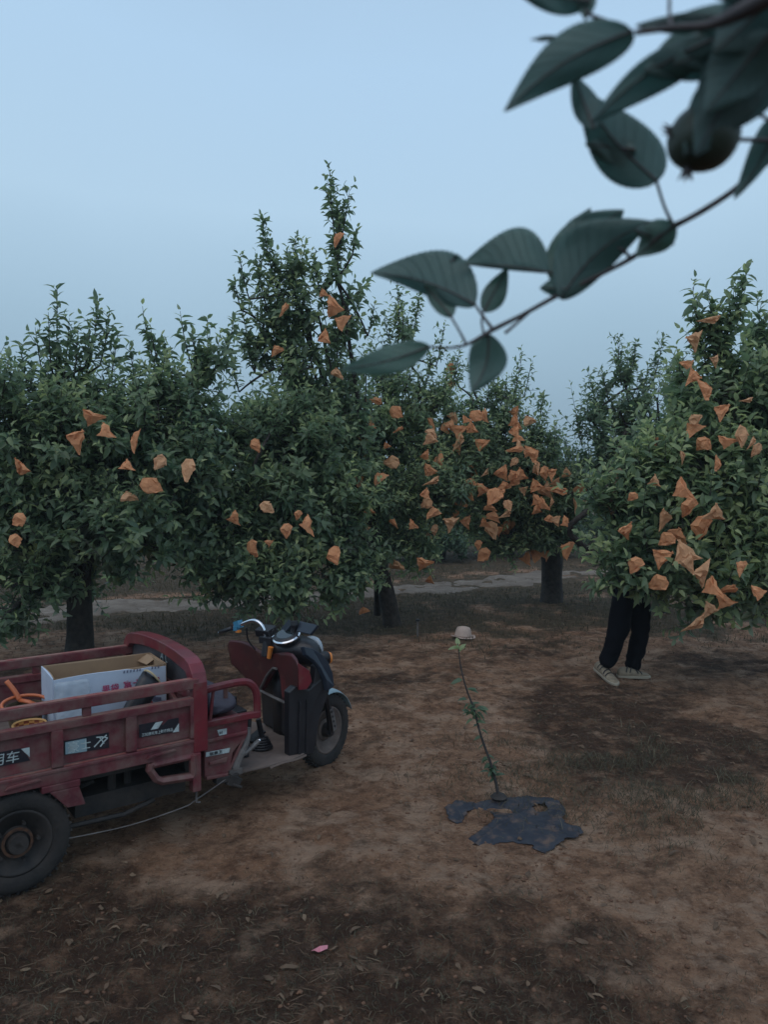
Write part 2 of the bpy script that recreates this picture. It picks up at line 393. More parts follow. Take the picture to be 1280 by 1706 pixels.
class Leafer:
    def __init__(s, rng): s.rng = rng; s.P = []; s.D = []; s.N = []; s.L = []; s.T = []
    def shoot(s, p0, d, L, n, ll, tip=.5, up=.35, spread=1.0, base_t=.25, start=.08):
        r = s.rng; d = d / np.linalg.norm(d)
        t = np.linspace(start, 1, n); bend = np.array([0, 0, 1.0]) * .18 * L
        P = p0 + d * L * t[:, None] + bend * (t ** 2)[:, None]
        a = np.cross(d, [0.3, .2, 1.]); a = a / (np.linalg.norm(a) + 1e-9); b = np.cross(d, a)
        az = r.random() * 6.28 + np.arange(n) * 2.4
        rad = np.cos(az)[:, None] * a + np.sin(az)[:, None] * b
        tt = t[:, None]
        D = rad * spread * (1.1 - .45 * tt) + d * (.35 + .75 * tt ** 2) + np.array([0, 0, -.22]) * (1 - tt) + r.normal(0, .16, (n, 3))
        Nv = d * .55 + np.array([0, 0, up]) + r.normal(0, .22, (n, 3)) - rad * .1
        s.P.append(P); s.D.append(D); s.N.append(Nv)
        s.L.append(ll * (1.08 - .38 * t ** 3) * r.uniform(.78, 1.15, n))
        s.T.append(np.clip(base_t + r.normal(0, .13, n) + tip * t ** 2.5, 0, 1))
    def mesh(s, name, mat_, hi=True, keepout=None, rel=(0, 0, 0), near=(0, 0)):
        P, D, N_, L, T = (np.concatenate(k) for k in (s.P, s.D, s.N, s.L, s.T))
        r = s.rng; m = P[:, 2] > .12
        if keepout is not None and len(keepout):
            for q, rad in keepout:
                c = P + norm(D) * L[:, None] * .5
                dist = np.linalg.norm(c - q, axis=1)
                # nothing grows inside the bag, and little hangs right in front of it
                vdir = norm((CAM - q)[None])[0]; rel_ = c - q; along = rel_ @ vdir
                perp = np.linalg.norm(rel_ - along[:, None] * vdir, axis=1)
                m &= ~((dist < rad) | ((along > 0) & (along < .35) & (perp < rad * .75)))
        P, D, N_, L, T = P[m], D[m], N_[m], L[m], T[m]
        n = len(P)
        V, F, tt = leaves(P - np.array(rel), D, N_, L, L * r.uniform(.36, .52, n), r.uniform(.2, .9, n), r.uniform(.1, .55, n), T, hi)
        return np_mesh(name, V, F, mat_, {'tint': tt}, smoothf=True), n
def rand_ell(rng, n, lo=.35, hi=1.0):
    v = norm(rng.normal(size=(n, 3))); r = lo + (hi - lo) * rng.random(n) ** .6
    return v * r[:, None]
def tubes_np(segs, nside=4):
    """segs: list of (points (k,3), radii (k,)); returns V,F with quads"""
    Vs, Fs, b = [], [], 0
    for P, R_ in segs:
        P = np.asarray(P, float); R_ = np.asarray(R_, float); k = len(P)
        T = norm(np.gradient(P, axis=0)); ref = np.array([.13, .27, 1.]) if abs(T[0, 2]) < .9 else np.array([1, .2, 0.])
        A = norm(np.cross(T, ref)); B = np.cross(T, A)
        w = np.arange(nside) * 2 * math.pi / nside
        ring = P[:, None] + R_[:, None, None] * (np.cos(w)[None, :, None] * A[:, None] + np.sin(w)[None, :, None] * B[:, None])
        Vs.append(ring.reshape(-1, 3))
        i = np.arange(k - 1)[:, None] * nside; j = np.arange(nside)[None]
        f = np.stack([i + j, i + (j + 1) % nside, i + nside + (j + 1) % nside, i + nside + j], -1).reshape(-1, 4) + b
        Fs.append(f); b += k * nside
    return np.concatenate(Vs), np.concatenate(Fs)

def make_tree(name, label, cat, base, r0, fork, lobes, tips=(), seed=1, dens=1.0, ll=.07, hi=True, bags=(), group=None,
              lean=(0, 0), mat_leaf='leaf', spur=.45, base_t=.25, limbs=()):
    """base (x,y); fork = height where limbs part; lobes: (px,py,Y,rx,ry,rz[,density]); tips: (px,py,Y,length[,bushy])"""
    rng = np.random.default_rng(seed)
    bx, by = base; bz = gz(bx, by)
    root = empty(name, (bx, by, bz)); tag(root, label, cat, group)
    lf = Leafer(rng); fk = np.array([bx + lean[0], by + lean[1], bz + fork])
    thick = []; thin = []
    # trunk
    tk = bez([bx, by, bz - .12], [bx + lean[0]*.25 + .03, by + lean[1]*.3, bz + fork*.5], fk, 9)
    rr = r0 * np.array([1.35, 1.12, 1.03, 1.0, .97, .96, .97, 1.0, 1.0])
    thick.append((tk, rr))
    Ls = []
    for lb in lobes:
        c = at(lb[0], lb[1], lb[2]); R3 = np.array(lb[3:6]); dn = lb[6] if len(lb) > 6 else 1.0
        Ls.append((c, R3, dn))
    for c, R3, dn in Ls:
        st = tk[6] if rng.random() < .4 else fk
        midp = st + (c - st) * .5 + np.array([0, 0, .12 if c[2] > st[2] else .25]) + rng.normal(0, .06, 3)
        top = c + np.array([0, 0, R3[2] * .45])
        lp = bez(st, midp, top, 10); ra = np.linspace(min(r0 * .5, .06), .012, 10); ra[0] *= 1.3
        thick.append((lp, ra))
        vol = R3[0] * R3[1] * R3[2]; area = (R3[0]*R3[1] + R3[0]*R3[2] + R3[1]*R3[2]) / 3
        ns = max(5, int((84 if c[2] < 2.3 else 58 if c[2] < 2.9 else 36) * area * dens * dn))
        off = rand_ell(rng, ns, .3, 1.02)
        for o in off:
            e = c + o * R3; s0 = lp[rng.integers(3, 10)]
            if np.linalg.norm(e - s0) > 1.4: s0 = c + (s0 - c) * .4
            sb = bez(s0, (s0 + e) / 2 + rng.normal(0, .07, 3) + np.array([0, 0, .05]), e, 6)
            thin.append((sb, np.linspace(.011, .0045, 6)))
            ub = np.array([0, 0, 1.]); radial = o / (np.linalg.norm(o) + 1e-9)
            sb_t = base_t + rng.normal(0, .09) + (.22 if rng.random() < .12 else 0)
            for tt in 1 - .75 * rng.random(rng.integers(10, 15)) ** 1.4:
                k = tt * 5; i = min(int(k), 4); p = sb[i] + (sb[i+1] - sb[i]) * (k - i)
                q = rng.normal(0, .55, 3) + radial * .55 + ub * (.65 + .35 * max(o[2], 0) - .45 * max(-o[2], 0))
                if rng.random() < spur:
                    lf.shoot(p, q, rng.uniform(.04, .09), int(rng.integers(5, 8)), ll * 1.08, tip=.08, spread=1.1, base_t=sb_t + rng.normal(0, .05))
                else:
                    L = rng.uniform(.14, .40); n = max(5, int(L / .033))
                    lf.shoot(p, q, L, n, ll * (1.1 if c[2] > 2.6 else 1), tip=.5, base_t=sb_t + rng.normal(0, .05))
                    q2 = q / np.linalg.norm(q)
                    thin.append((np.array([p, p + q2 * L * .5 + [0, 0, .045 * L], p + q2 * L * .95 + [0, 0, .17 * L]]), np.array([.004, .003, .0015])))
    for tp in tips:
        e = at(tp[0], tp[1], tp[2]); L = tp[3]; bushy = tp[4] if len(tp) > 4 else 0
        # start at the closest lobe
        dl = [np.linalg.norm(e - c) for c, _, _ in Ls]; c0 = Ls[int(np.argmin(dl))][0]
        dirn = np.array([c0[0] - e[0], c0[1] - e[1], 0]); dirn = dirn / (np.linalg.norm(dirn) + 1e-6) * min(.35 * L, np.linalg.norm(dirn))
        s0 = e + dirn * .6 + np.array([0, 0, -L]); 
        sb = bez(s0, (s0 + e) / 2 - dirn * .15, e, 8); thin.append((sb, np.linspace(.009, .002, 8)))
        if np.linalg.norm(s0 - c0) > .25: thick.append((bez(c0, (s0 + c0) / 2 + rng.normal(0, .05, 3), s0, 6), np.linspace(.014, .009, 6)))
        d = sb[-1] - sb[-3]
        for i in range(7):
            seg = sb[i+1] - sb[i]; Lg = np.linalg.norm(seg)
            lf.shoot(sb[i] - np.array([0, 0, .18 * Lg]) * 0, seg, Lg, max(2, int(Lg / .032)), ll * 1.2 * (1 if i < 6 else .8), tip=.0 if i < 5 else .45, base_t=base_t + .1, start=.1)  # treetop shoots tinted paler: young growth plus sky veil put into leaf colour
            nb = int(bushy * (1.5 if i < 5 else .7) * L / .6 + rng.random())
            for _ in range(nb):
                q = rng.normal(0, .55, 3) + np.array([0, 0, .8]); p = sb[i] + seg * rng.random(); Lx = rng.uniform(.08, .24) * (1 - i * .08)
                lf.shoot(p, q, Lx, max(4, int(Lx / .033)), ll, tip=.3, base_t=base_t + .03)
                q2 = q / np.linalg.norm(q); thin.append((np.array([p, p + q2 * Lx * .5, p + q2 * Lx]), np.array([.004, .003, .0015])))
    for lm in limbs:
        P_ = smooth_path([at(*q[:3]) for q in lm], 4); thick.append((np.array(P_), np.interp(np.linspace(0, len(lm) - 1, len(P_)), range(len(lm)), [q[3] for q in lm])))
    rel = (bx, by, bz)
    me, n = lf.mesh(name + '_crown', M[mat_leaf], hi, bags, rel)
    link('crown', me, root)
    V1, F1 = tubes_np(thick, 9); 
    # knobbly bark
    nn = (vnoise(V1[:, 0] * 3 + V1[:, 1] * 2, V1[:, 2] * 2.2, 5, seed) - .5)
    cen = np.array([bx, by])
    V1[:, :2] += (V1[:, :2] - cen) * (nn * .18 * (np.linalg.norm(V1[:, :2] - cen, axis=1) < r0 * 2.2))[:, None]
    V2, F2 = tubes_np(thin, 3)
    link('trunk', np_mesh(name + '_trunk', V1 - np.array(rel), F1, M['bark']), root)
    link('twigs', np_mesh(name + '_twigs', V2 - np.array(rel), F2, M['twig']), root)
    return root, Ls, n
# ---------------------------------------------------------------- the orchard trees (measured from the photograph)
LEFT = dict(lobes=[(150,770,7.4,1.05,.9,.68),(20,740,7.2,.8,.8,.62),(265,750,7.2,.72,.75,.62),(125,700,7.5,.70,.6,.40,.8),(40,880,7.2,.85,.8,.40),
                   (225,885,7.0,.72,.7,.42),(20,995,6.9,.42,.4,.20,.7),(5,1040,6.8,.28,.3,.12,.8),(70,990,6.9,.25,.3,.12,.6),(285,680,7.5,.50,.5,.34,.7),(350,640,7.7,.32,.4,.30,.5),(-80,800,7.2,.8,.8,.7),
                   (130,930,7.9,.8,.5,.35),(330,760,7.6,.55,.6,.55),(320,860,7.5,.55,.6,.42),(90,650,7.6,.4,.4,.16,.5)],
            tips=[(95,484,7.4,.85,1),(165,496,7.5,.72,1.2),(80,520,7.3,.5,1),(115,530,7.4,.5,1),(182,520,7.5,.5,1),(150,540,7.3,.4,1),(250,540,7.4,.45,1),(320,550,7.5,.4,1),(35,580,7.2,.4,1),(237,510,7.4,.62,.4),(300,518,7.5,.5,.4),(58,545,7.4,.6,.8),(12,600,7.3,.4,1.5),(130,545,7.3,.5,1),
                  (195,560,7.5,.5,.8),(345,535,7.6,.5,1),(388,535,7.7,.35,1),(215,575,7.3,.5,.8),(270,560,7.6,.5,.8),(-30,590,7.2,.5,1)])
TALL = dict(lobes=[(470,775,8.1,.92,.85,.72),(400,715,8.3,.55,.55,.48),(560,745,8.5,.55,.6,.50),(425,870,7.7,.78,.65,.50),(545,880,7.9,.62,.6,.48),
                   (375,970,7.5,.45,.45,.27),(345,930,7.5,.35,.4,.3),(465,985,7.6,.58,.55,.27),(575,965,8.0,.42,.45,.27),(520,645,8.5,.46,.5,.46,.8),(455,615,8.5,.33,.4,.48),
                   (530,550,8.5,.34,.36,.42,.6),(560,465,8.5,.20,.24,.40,.5),(345,860,7.7,.45,.5,.42),(590,620,8.6,.3,.35,.3,.7),(440,540,8.5,.18,.22,.45,.5),(485,490,8.5,.15,.18,.3,.35)],
            tips=[(550,284,8.5,.62,1.8),(582,318,8.5,.5,1.2),(566,345,8.5,.55,2.2),(437,364,8.5,.8,2.2),(425,420,8.5,.6,2),(492,392,8.5,.7,1.6),(400,428,8.4,.45,1.2),
                  (390,462,8.4,.35,1),(600,478,8.5,.4,.8),(625,500,8.6,.4,1),(596,380,8.5,.3,.6),(520,420,8.5,.5,2),(460,430,8.5,.55,2),(405,520,8.4,.5,1.5),(412,560,8.4,.4,2),(385,590,8.3,.4,1)])
MID = dict(lobes=[(645,745,9.4,.72,.7,.55),(700,665,9.7,.42,.45,.42),(640,670,9.5,.48,.5,.42),(625,850,8.9,.62,.6,.50),(705,830,9.3,.55,.6,.48),
                  (670,595,9.8,.30,.35,.36,.6),(745,650,9.9,.35,.4,.30,.6),(740,740,9.8,.42,.5,.45),(610,935,8.7,.32,.35,.25),(690,922,9.1,.40,.4,.20,1.5),(765,800,9.6,.45,.5,.5)],
           tips=[(662,470,9.8,.6,2.2),(700,490,9.8,.6,2.2),(640,520,9.8,.5,1.6),(740,545,9.9,.5,1.5),(720,590,9.9,.4,1.5),(765,590,9.9,.35,1.5),(620,590,9.6,.4,1.5),(680,540,9.8,.5,2.5)])
ORANGE = dict(lobes=[(800,735,10.2,.72,.75,.52),(865,775,10.1,.72,.75,.50),(905,850,10.0,.55,.6,.42),(805,835,10.0,.62,.65,.42),(950,815,10.1,.36,.5,.40),
                     (790,670,10.3,.40,.45,.30,.7),(880,710,10.2,.34,.4,.32,.7),(845,905,10.0,.34,.4,.16,1.6),(800,912,9.9,.22,.3,.12,1.6),(915,905,9.9,.42,.35,.15,1.6),(835,665,10.3,.3,.35,.25,.7)],
              tips=[(870,590,10.2,.62,1.8),(885,605,10.2,.45,1),(907,655,10.3,.35,1.5),(790,605,10.3,.4,1.5),(825,640,10.3,.35,2),(755,600,10.3,.35,1.2),(930,725,10.3,.35,1.5),(845,625,10.3,.3,1)])
FARR = dict(lobes=[(1030,705,9.3,.48,.5,.42),(1040,650,9.4,.26,.3,.35,.7),(985,715,9.4,.34,.4,.26,.7),(1095,690,9.4,.42,.5,.45,.6),(1070,780,9.4,.6,.6,.45),(1000,790,9.6,.4,.5,.3),(1120,850,9.4,.6,.6,.5)],
            tips=[(1030,560,9.4,.6,2.2),(1060,572,9.4,.5,2),(985,628,9.4,.4,1.6),(960,690,9.5,.4,1.2),(1005,615,9.4,.4,2),(1105,560,9.4,.6,2),(1125,600,9.4,.5,2.5),(1080,610,9.4,.5,2)])
RIGHT = dict(lobes=[(1170,820,6.2,.58,.55,.42),(1285,800,6.3,.72,.75,.60),(1065,835,6.35,.42,.45,.32),(1035,920,6.15,.26,.3,.28),(1065,965,6.1,.20,.2,.16,1.2),
                    (1180,930,6.1,.50,.5,.30),(1285,945,6.0,.52,.55,.30),(1185,690,6.5,.40,.45,.42),(1195,590,6.6,.18,.22,.32,.8),(1265,690,6.7,.42,.5,.45),
                    (1175,1025,5.9,.22,.22,.07,.8),(1350,700,6.7,.6,.6,.6),(1285,590,6.8,.24,.3,.35,.7),(1080,885,6.3,.4,.4,.3),(1235,1005,6.0,.3,.3,.1),(1040,850,6.1,.36,.28,.32,1.3),(1100,800,6.25,.4,.35,.3,1.2),(1090,940,6.05,.28,.25,.22,1.2),(1045,975,6.0,.24,.22,.13,1.3),(1115,720,6.6,.22,.3,.22,.6)],
             tips=[(1245,440,6.6,.55,1.4),(1155,478,6.6,.5,.8),(1183,492,6.6,.4,2),(1228,478,6.6,.5,2),(1205,520,6.6,.5,3),(1275,530,6.8,.4,1.5),(1165,540,6.6,.4,2),
                   (1130,590,6.6,.4,2),(1145,640,6.5,.4,2.5),(1250,560,6.7,.5,2),(1262,500,6.8,.4,1),(1220,600,6.6,.5,3)])
def front(px, py, lobes, default):
    r = ray(px, py); best = None
    for lb in lobes:
        c = at(*lb[:3]); R3 = np.array(lb[3:6]) * .96
        o = (CAM - c) / R3; d = r / R3; A = d @ d; B = 2 * o @ d; C = o @ o - 1; disc = B * B - 4 * A * C
        if disc > 0:
            t = (-B - math.sqrt(disc)) / (2 * A)
            if best is None or t < best: best = t
    if best is None: return at(px, py, default)
    return CAM + r * (best - .14)
# bags: (px, py, size in photo pixels[, label])
BL = [(148,694,34,'crumpled tan paper bag, highest of the bags on the left tree'),(127,729,38,'large tan bag pointing down, left of and just below the highest left-tree bag'),
 (224,737,38,'wide tan paper bag lying almost level, middle of the left tree'),(264,768,28,'narrow tan paper bag half hidden by leaves, right of the wide level bag'),
 (34,777,34,'tan paper bag near the left edge, alone among dark leaves'),(310,782,36,'tan paper bag with a leaf across it, rightmost on the left tree'),
 (252,808,34,'tan paper bag bulging over light leaves, under the wide level bag'),(214,829,28,'narrow tan paper bag, lowest of the four in the middle of the left tree'),
 (213,774,24,'small shaded tan bag behind leaves, right above the narrow low bag'),(32,867,28,'shaded tan bag near the left edge, below the lone one'),
 (26,900,24,'dark shaded tan bag, lowest at the left edge'),(172,716,30,'dim tan bag tucked in shade right of the large pointed bag')]
BT = [(388,860,26,'tan bag above the tricycle cab, leftmost on the lower half of the tall tree'),(443,847,26,'thin sunlit tan bag edge among leaves above the handlebars'),
 (423,913,30,'squarish tan bag above the tricycle handlebars'),(510,870,34,'tan bag with its bottom corner pointing down, centre of the tall tree front'),
 (558,925,34,'bright tan bag shaped like a shield, lowest of the big ones on the tall tree'),(606,1018,18,'small tan bag hanging lowest, just above the ground by the trunks'),
 (478,884,24,'shaded tan bag left of and below the corner-down bag'),(427,742,22,'small dim tan bag by the bare slanting limb'),
 (554,508,36,'largest tan bag high on the tall tree against the sky'),(569,538,28,'flat tan bag right below the largest high bag'),(541,560,26,'folded tan bag under the largest high bag, lower left'),
 (478,514,22,'small tan bag high on the left of the tall shoots'),(463,583,20,'small tan bag left of the tall column, below the high left one'),(561,623,24,'tan bag at the tip of the large near leaf'),
 (563,398,24,'topmost tan bag of all, halfway up the tallest shoot'),(540,487,16,'tiny tan bag showing above the largest high bag'),(497,858,16,None),(446,905,16,None)]
BM = [(523,693,18),(548,698,20),(560,692,20),(615,700,24),(628,672,26),(661,686,26),(670,598,18),(682,600,20),(600,757,20),(597,773,24),(605,765,20),(597,800,26),(578,790,26),(563,790,22),
 (606,735,16),(633,797,26),(553,778,16),(611,845,28),(564,823,24),(533,820,18),(602,880,26),(653,772,28),(660,943,26),(702,938,30),(540,771,16),(717,730,24),(719,722,22),(710,757,20),(735,765,26),
 (714,783,26),(727,802,24),(709,822,22),(712,840,26),(722,855,26),(686,873,20),(748,872,28),(714,894,18),(725,882,20),(644,742,14),(720,700,18),(716,965,18),(668,716,14),(655,870,18),(577,747,16)]
BO = [(753,612,20),(752,626,20),(754,640,18),(795,692,24),(805,690,22),(755,695,20),(753,708,24),(768,715,26),(786,712,22),(770,732,28),(744,713,20),(762,745,18),(805,738,26),(858,684,22),(857,701,24),(882,702,24),
 (858,717,24),(862,731,20),(866,740,20),(864,752,22),(889,758,28),(897,772,20),(838,785,30),(855,792,22),(868,790,26),(842,810,24),(858,803,20),(800,815,28),(787,803,18),(791,780,18),(784,790,18),(813,787,16),
 (824,828,32),(815,846,20),(820,860,24),(845,842,20),(848,857,24),(806,870,20),(822,882,30),(848,880,34),(832,883,18),(778,868,22),(762,858,18),(893,783,22),(908,788,24),(921,788,22),(945,787,18),(893,808,26),
 (912,814,28),(928,803,20),(935,822,28),(892,832,24),(903,838,22),(895,848,22),(922,835,14),(966,815,24),(968,840,26),(928,866,20),(941,868,22),(876,927,24),(891,923,26),(907,926,24),(945,917,34),(807,925,26),
 (798,908,16),(770,838,22),(877,755,16),(858,770,16),(785,826,16),(744,838,18),(838,818,16),(872,816,16),(915,865,16),(775,698,16)]
BR = [(1191,535,28,'topmost tan bag on the right tree, leaning against the sky'),(1155,568,34,'long pale bag lying level, second from the top of the right tree'),(1192,598,22,'small tan bag in the leafy column below the two top bags'),
 (1143,607,22,'shaded tan bag left side of the leafy column on the right tree'),(1158,630,28,'slanting tan bag in the middle of the leafy column'),(1177,652,34,'wide flat tan bag at the foot of the leafy column'),
 (1204,682,28,'narrow tan bag standing upright right of the wide flat one'),(1250,668,16,'tiny tan bag near the right edge high up'),(1096,737,24,'lone tan bag on the left shoulder of the right tree'),
 (1154,716,30,'tan bag half covered by leaves above the pale folded one'),(1172,740,28,'pale cream tan bag folded in two'),(1207,735,26,'dim brown bag between leaves'),(1235,725,34,'bright tan bag near the right edge, wide at its left end'),
 (1262,750,24,'small tan bag below the bright one at the right edge'),(1196,775,24,'tan bag standing above the big cluster'),(1140,757,16,'small pale bag left of the folded one'),(1178,741,20,'tan bag behind the pale folded one'),
 (1090,800,20,'greyish pale bag among light leaves, left of the cluster'),(1135,812,36,'pointed tan bag at the top of the big cluster'),(1148,845,36,'rumpled tan bag right under the pointed one'),
 (1108,862,40,'large tan bag on the left of the big cluster'),(1190,853,36,'big round tan bag on the right of the cluster'),(1170,878,42,'long tan bag pointing down in the middle of the cluster'),(1127,890,34,'dark folded bag in the centre of the cluster'),
 (1112,900,30,'brown bag under the large left one in the cluster'),(1137,920,42,'wide tan bag at the bottom of the big cluster'),(1106,927,34,'tan bag left of the wide bottom one in the big cluster'),(1047,882,30,'tan bag above the standing person'),
 (1060,942,32,'bell-shaped tan bag just right of and above the person'),(1097,973,34,'flat tan bag like a low tent beside the person'),(1168,958,44,'large tan bag low on the right tree'),(1185,975,36,'tan bag overlapping the large low one'),
 (1221,985,30,'tan bag low on the right with a dark fold'),(1237,943,26,'small flat tan bag above the low right one'),(1202,1000,34,'shaded brown bag under the low right ones'),(1168,1040,36,'lowest tan bag of the right tree, above bare soil'),
 (1180,1015,34,'shaded brown bag above the lowest one'),(1150,935,30,'brown bag behind the wide bottom one'),(1262,985,30,'dark shaded bag at the right edge low down'),(1055,828,14,None),(1160,700,22,None),(1258,735,18,None)]

def bag_mesh(seed, mat_):
    """folded paper bag: pinched at the top, few large flat facets, pointed side corners"""
    rng = np.random.default_rng(seed); style = seed % 4
    base = [(.016,.014,.004),(0,.009,.006),(-.030,.034,.020),(-.070,.052,.030),(-.110,.072,.026),(-.145,.100,.002)]
    if style == 1: base = [(.006,.018,.003),(-.004,.012,.005),(-.030,.046,.020),(-.060,.072,.026),(-.090,.092,.018),(-.116,.102,.002)]
    if style == 2: base = [(.014,.034,.002),(0,.046,.010),(-.040,.074,.026),(-.080,.066,.028),(-.125,.038,.016),(-.168,.008,.002)]
    if style == 3: base = [(.010,.012,.003),(0,.009,.005),(-.035,.030,.024),(-.080,.046,.032),(-.115,.062,.022),(-.150,.088,.002)]
    ang = [0, 32, 62, 90, 118, 150, 180, 212, 242, 270, 300, 330]; n = len(ang); V = []
    sk = rng.normal(0, .32); bx_ = rng.normal(0, .16); fph = rng.random() * 6.28
    for i, (z, w, d) in enumerate(base):
        for a in ang:
            a = math.radians(a); cx, cy = math.cos(a), math.sin(a); j = .0085 if 1 < i else .002
            V.append((cx * w + rng.normal(0, j) + bx_ * -z, cy * d * .72 * (1 + .6 * math.sin(3 * a + fph + i)) + rng.normal(0, j * .8) * (.5 if i == len(base)-1 else 1), z + sk * cx * w * (1 if i > 2 else .3) + rng.normal(0, j * .8)))
    m = len(base); F = []
    for i in range(m - 1):
        for k in range(n):
            a, b, c, d = i*n+k, i*n+(k+1) % n, (i+1)*n+(k+1) % n, (i+1)*n+k
            F += [(a, b, c), (a, c, d)] if rng.random() < .5 else [(a, b, d), (b, c, d)]
    b0 = (m - 1) * n; V.append(tuple(np.mean(V[b0:b0+n], 0))); F += [(b0 + k, b0 + (k + 1) % n, len(V) - 1) for k in range(n)]
    V.append(tuple(np.mean(V[:n], 0))); F += [((k + 1) % n, k, len(V) - 1) for k in range(n)]
    V = np.array(V); V[:, 2] += .075
    return np_mesh('fruit_bag', V, np.array(F), mat_, smoothf=False)
BAGM = [bag_mesh(s, M['bag'] if s % 3 else M['bag_b']) for s in range(20)]
rb = random.Random(5)
ORD = ['leftmost'] + [w + ' from the left' for w in 'second third fourth fifth sixth seventh eighth ninth tenth eleventh twelfth thirteenth fourteenth fifteenth sixteenth seventeenth eighteenth nineteenth twentieth'.split()]
def place_bags(lst, T, default, shared, group, name='fruit_bag'):
    keep = []; names = {}
    rest = [b for b in lst if not (len(b) > 3 and b[3])]
    if rest:
        ys = sorted(b[1] for b in rest); nb = max(1, min(5, len(rest) // 8 + 1)); cuts = [ys[int(len(ys) * k / nb)] for k in range(1, nb)]
        bn = {1: ['small'], 2: ['upper', 'lower'], 3: ['upper', 'middle', 'lower']}.get(nb, ['topmost', 'upper', 'middle', 'lower', 'lowest'][:nb])
        for k in range(nb):
            row = sorted([b for b in rest if sum(b[1] >= c_ for c_ in cuts) == k], key=lambda b: b[0])
            for i, b in enumerate(row): names[id(b)] = shared % (ORD[i], bn[k])
    for b in lst:
        P = front(b[0], b[1], T['lobes'], default)
        d = P[1]; s = b[2] / FPX * d / .185
        s = max(.45, min(1.35, s))
        mi = rb.randrange(20)
        o = link(name, BAGM[mi]); o.location = P; o.scale = (s * 1.02, s, s * rb.uniform(.9, 1.08))
        lab = b[3] if len(b) > 3 and b[3] else names[id(b)]
        ry = rb.gauss(0, .65); rx = rb.uniform(-.5, .5)
        if lab and any(w in lab for w in ('level', 'flat', 'lying')): ry = rb.choice([-1, 1]) * rb.uniform(.9, 1.25)
        o.rotation_euler = (rx, ry, rb.uniform(-.7, .7))
        tag(o, lab, 'fruit bag', group)
        keep.append((P, .085 * s))
    return keep
KL = place_bags(BL, LEFT, 7, None, 'paper bags on the left tree')
KT = place_bags(BT, TALL, 8.2, 'bag scrap among tall tree leaves, %s of its %s scraps', 'paper bags on the tall tree')
KM = place_bags(BM, MID, 9.3, 'orange bag, thin-trunked middle tree, %s of its %s bags', 'paper bags on the tree behind the thin trunks')
KO = place_bags(BO, ORANGE, 10, 'orange bag, crowded tree behind the hat, %s of its %s bags', 'paper bags crowding the orange-dotted tree')
KR = place_bags(BR, RIGHT, 6.4, 'tan bag scrap among right tree leaves, %s of its %s scraps', 'paper bags on the right tree')

g_ = lambda x, y: tuple(gnd(x, y)[:2])
GT = 'apple trees of the orchard'
stat = []
stat.append(make_tree('apple_tree', 'broad dark apple tree at the left, its thick dark trunk behind the red tricycle', 'apple tree', g_(130, 1088), .125, 1.0, LEFT['lobes'], LEFT['tips'], 11, 1.15, .102, True, KL, GT, base_t=.30)[2])
stat.append(make_tree('apple_tree', 'tallest apple tree, its leafy spire rising high against the sky behind the handlebars', 'apple tree', g_(655, 1040), .10, .9, TALL['lobes'], TALL['tips'], 12, 1.12, .098, True, KT, GT, lean=(-.25, -.15), base_t=.34, limbs=[[(405,850,7.9,.024),(418,790,7.55,.020),(440,740,7.5,.014),(470,690,7.9,.009)], [(629,1024,9.2,.045),(628,960,9.1,.038),(618,880,9.0,.03)]])[2])
stat.append(make_tree('apple_tree', 'slim-trunked apple tree with many orange bags just right of the tallest tree', 'apple tree', g_(632, 1022), .045, 1.2, MID['lobes'], MID['tips'], 13, 1.1, .090, False, KM, GT, lean=(.15, .1), base_t=.38)[2])
stat.append(make_tree('apple_tree', 'apple tree crowded with orange bags, its short stout trunk standing alone behind the straw hat', 'apple tree', g_(918, 1005), .15, .75, ORANGE['lobes'], ORANGE['tips'], 14, 1.1, .088, False, KO, GT, base_t=.38)[2])
stat.append(make_tree('apple_tree', 'sparse apple tree without bags behind the standing person, with a slanting bare limb', 'apple tree', g_(1107, 1022), .05, 1.0, FARR['lobes'], FARR['tips'], 15, 1.0, .09, False, (), GT, base_t=.30, limbs=[[(1060,960,9.6,.05),(950,890,8.9,.035),(1000,835,8.8,.032),(1015,790,8.9,.03),(1045,715,9.2,.02)]])[2])
stat.append(make_tree('apple_tree', 'big light-green apple tree filling the right edge, large tan bags hanging low on it', 'apple tree', (3.75, 6.75), .13, .9, RIGHT['lobes'], RIGHT['tips'], 16, 1.25, .104, True, KR, GT, base_t=.42)[2])
print('leaves', stat)
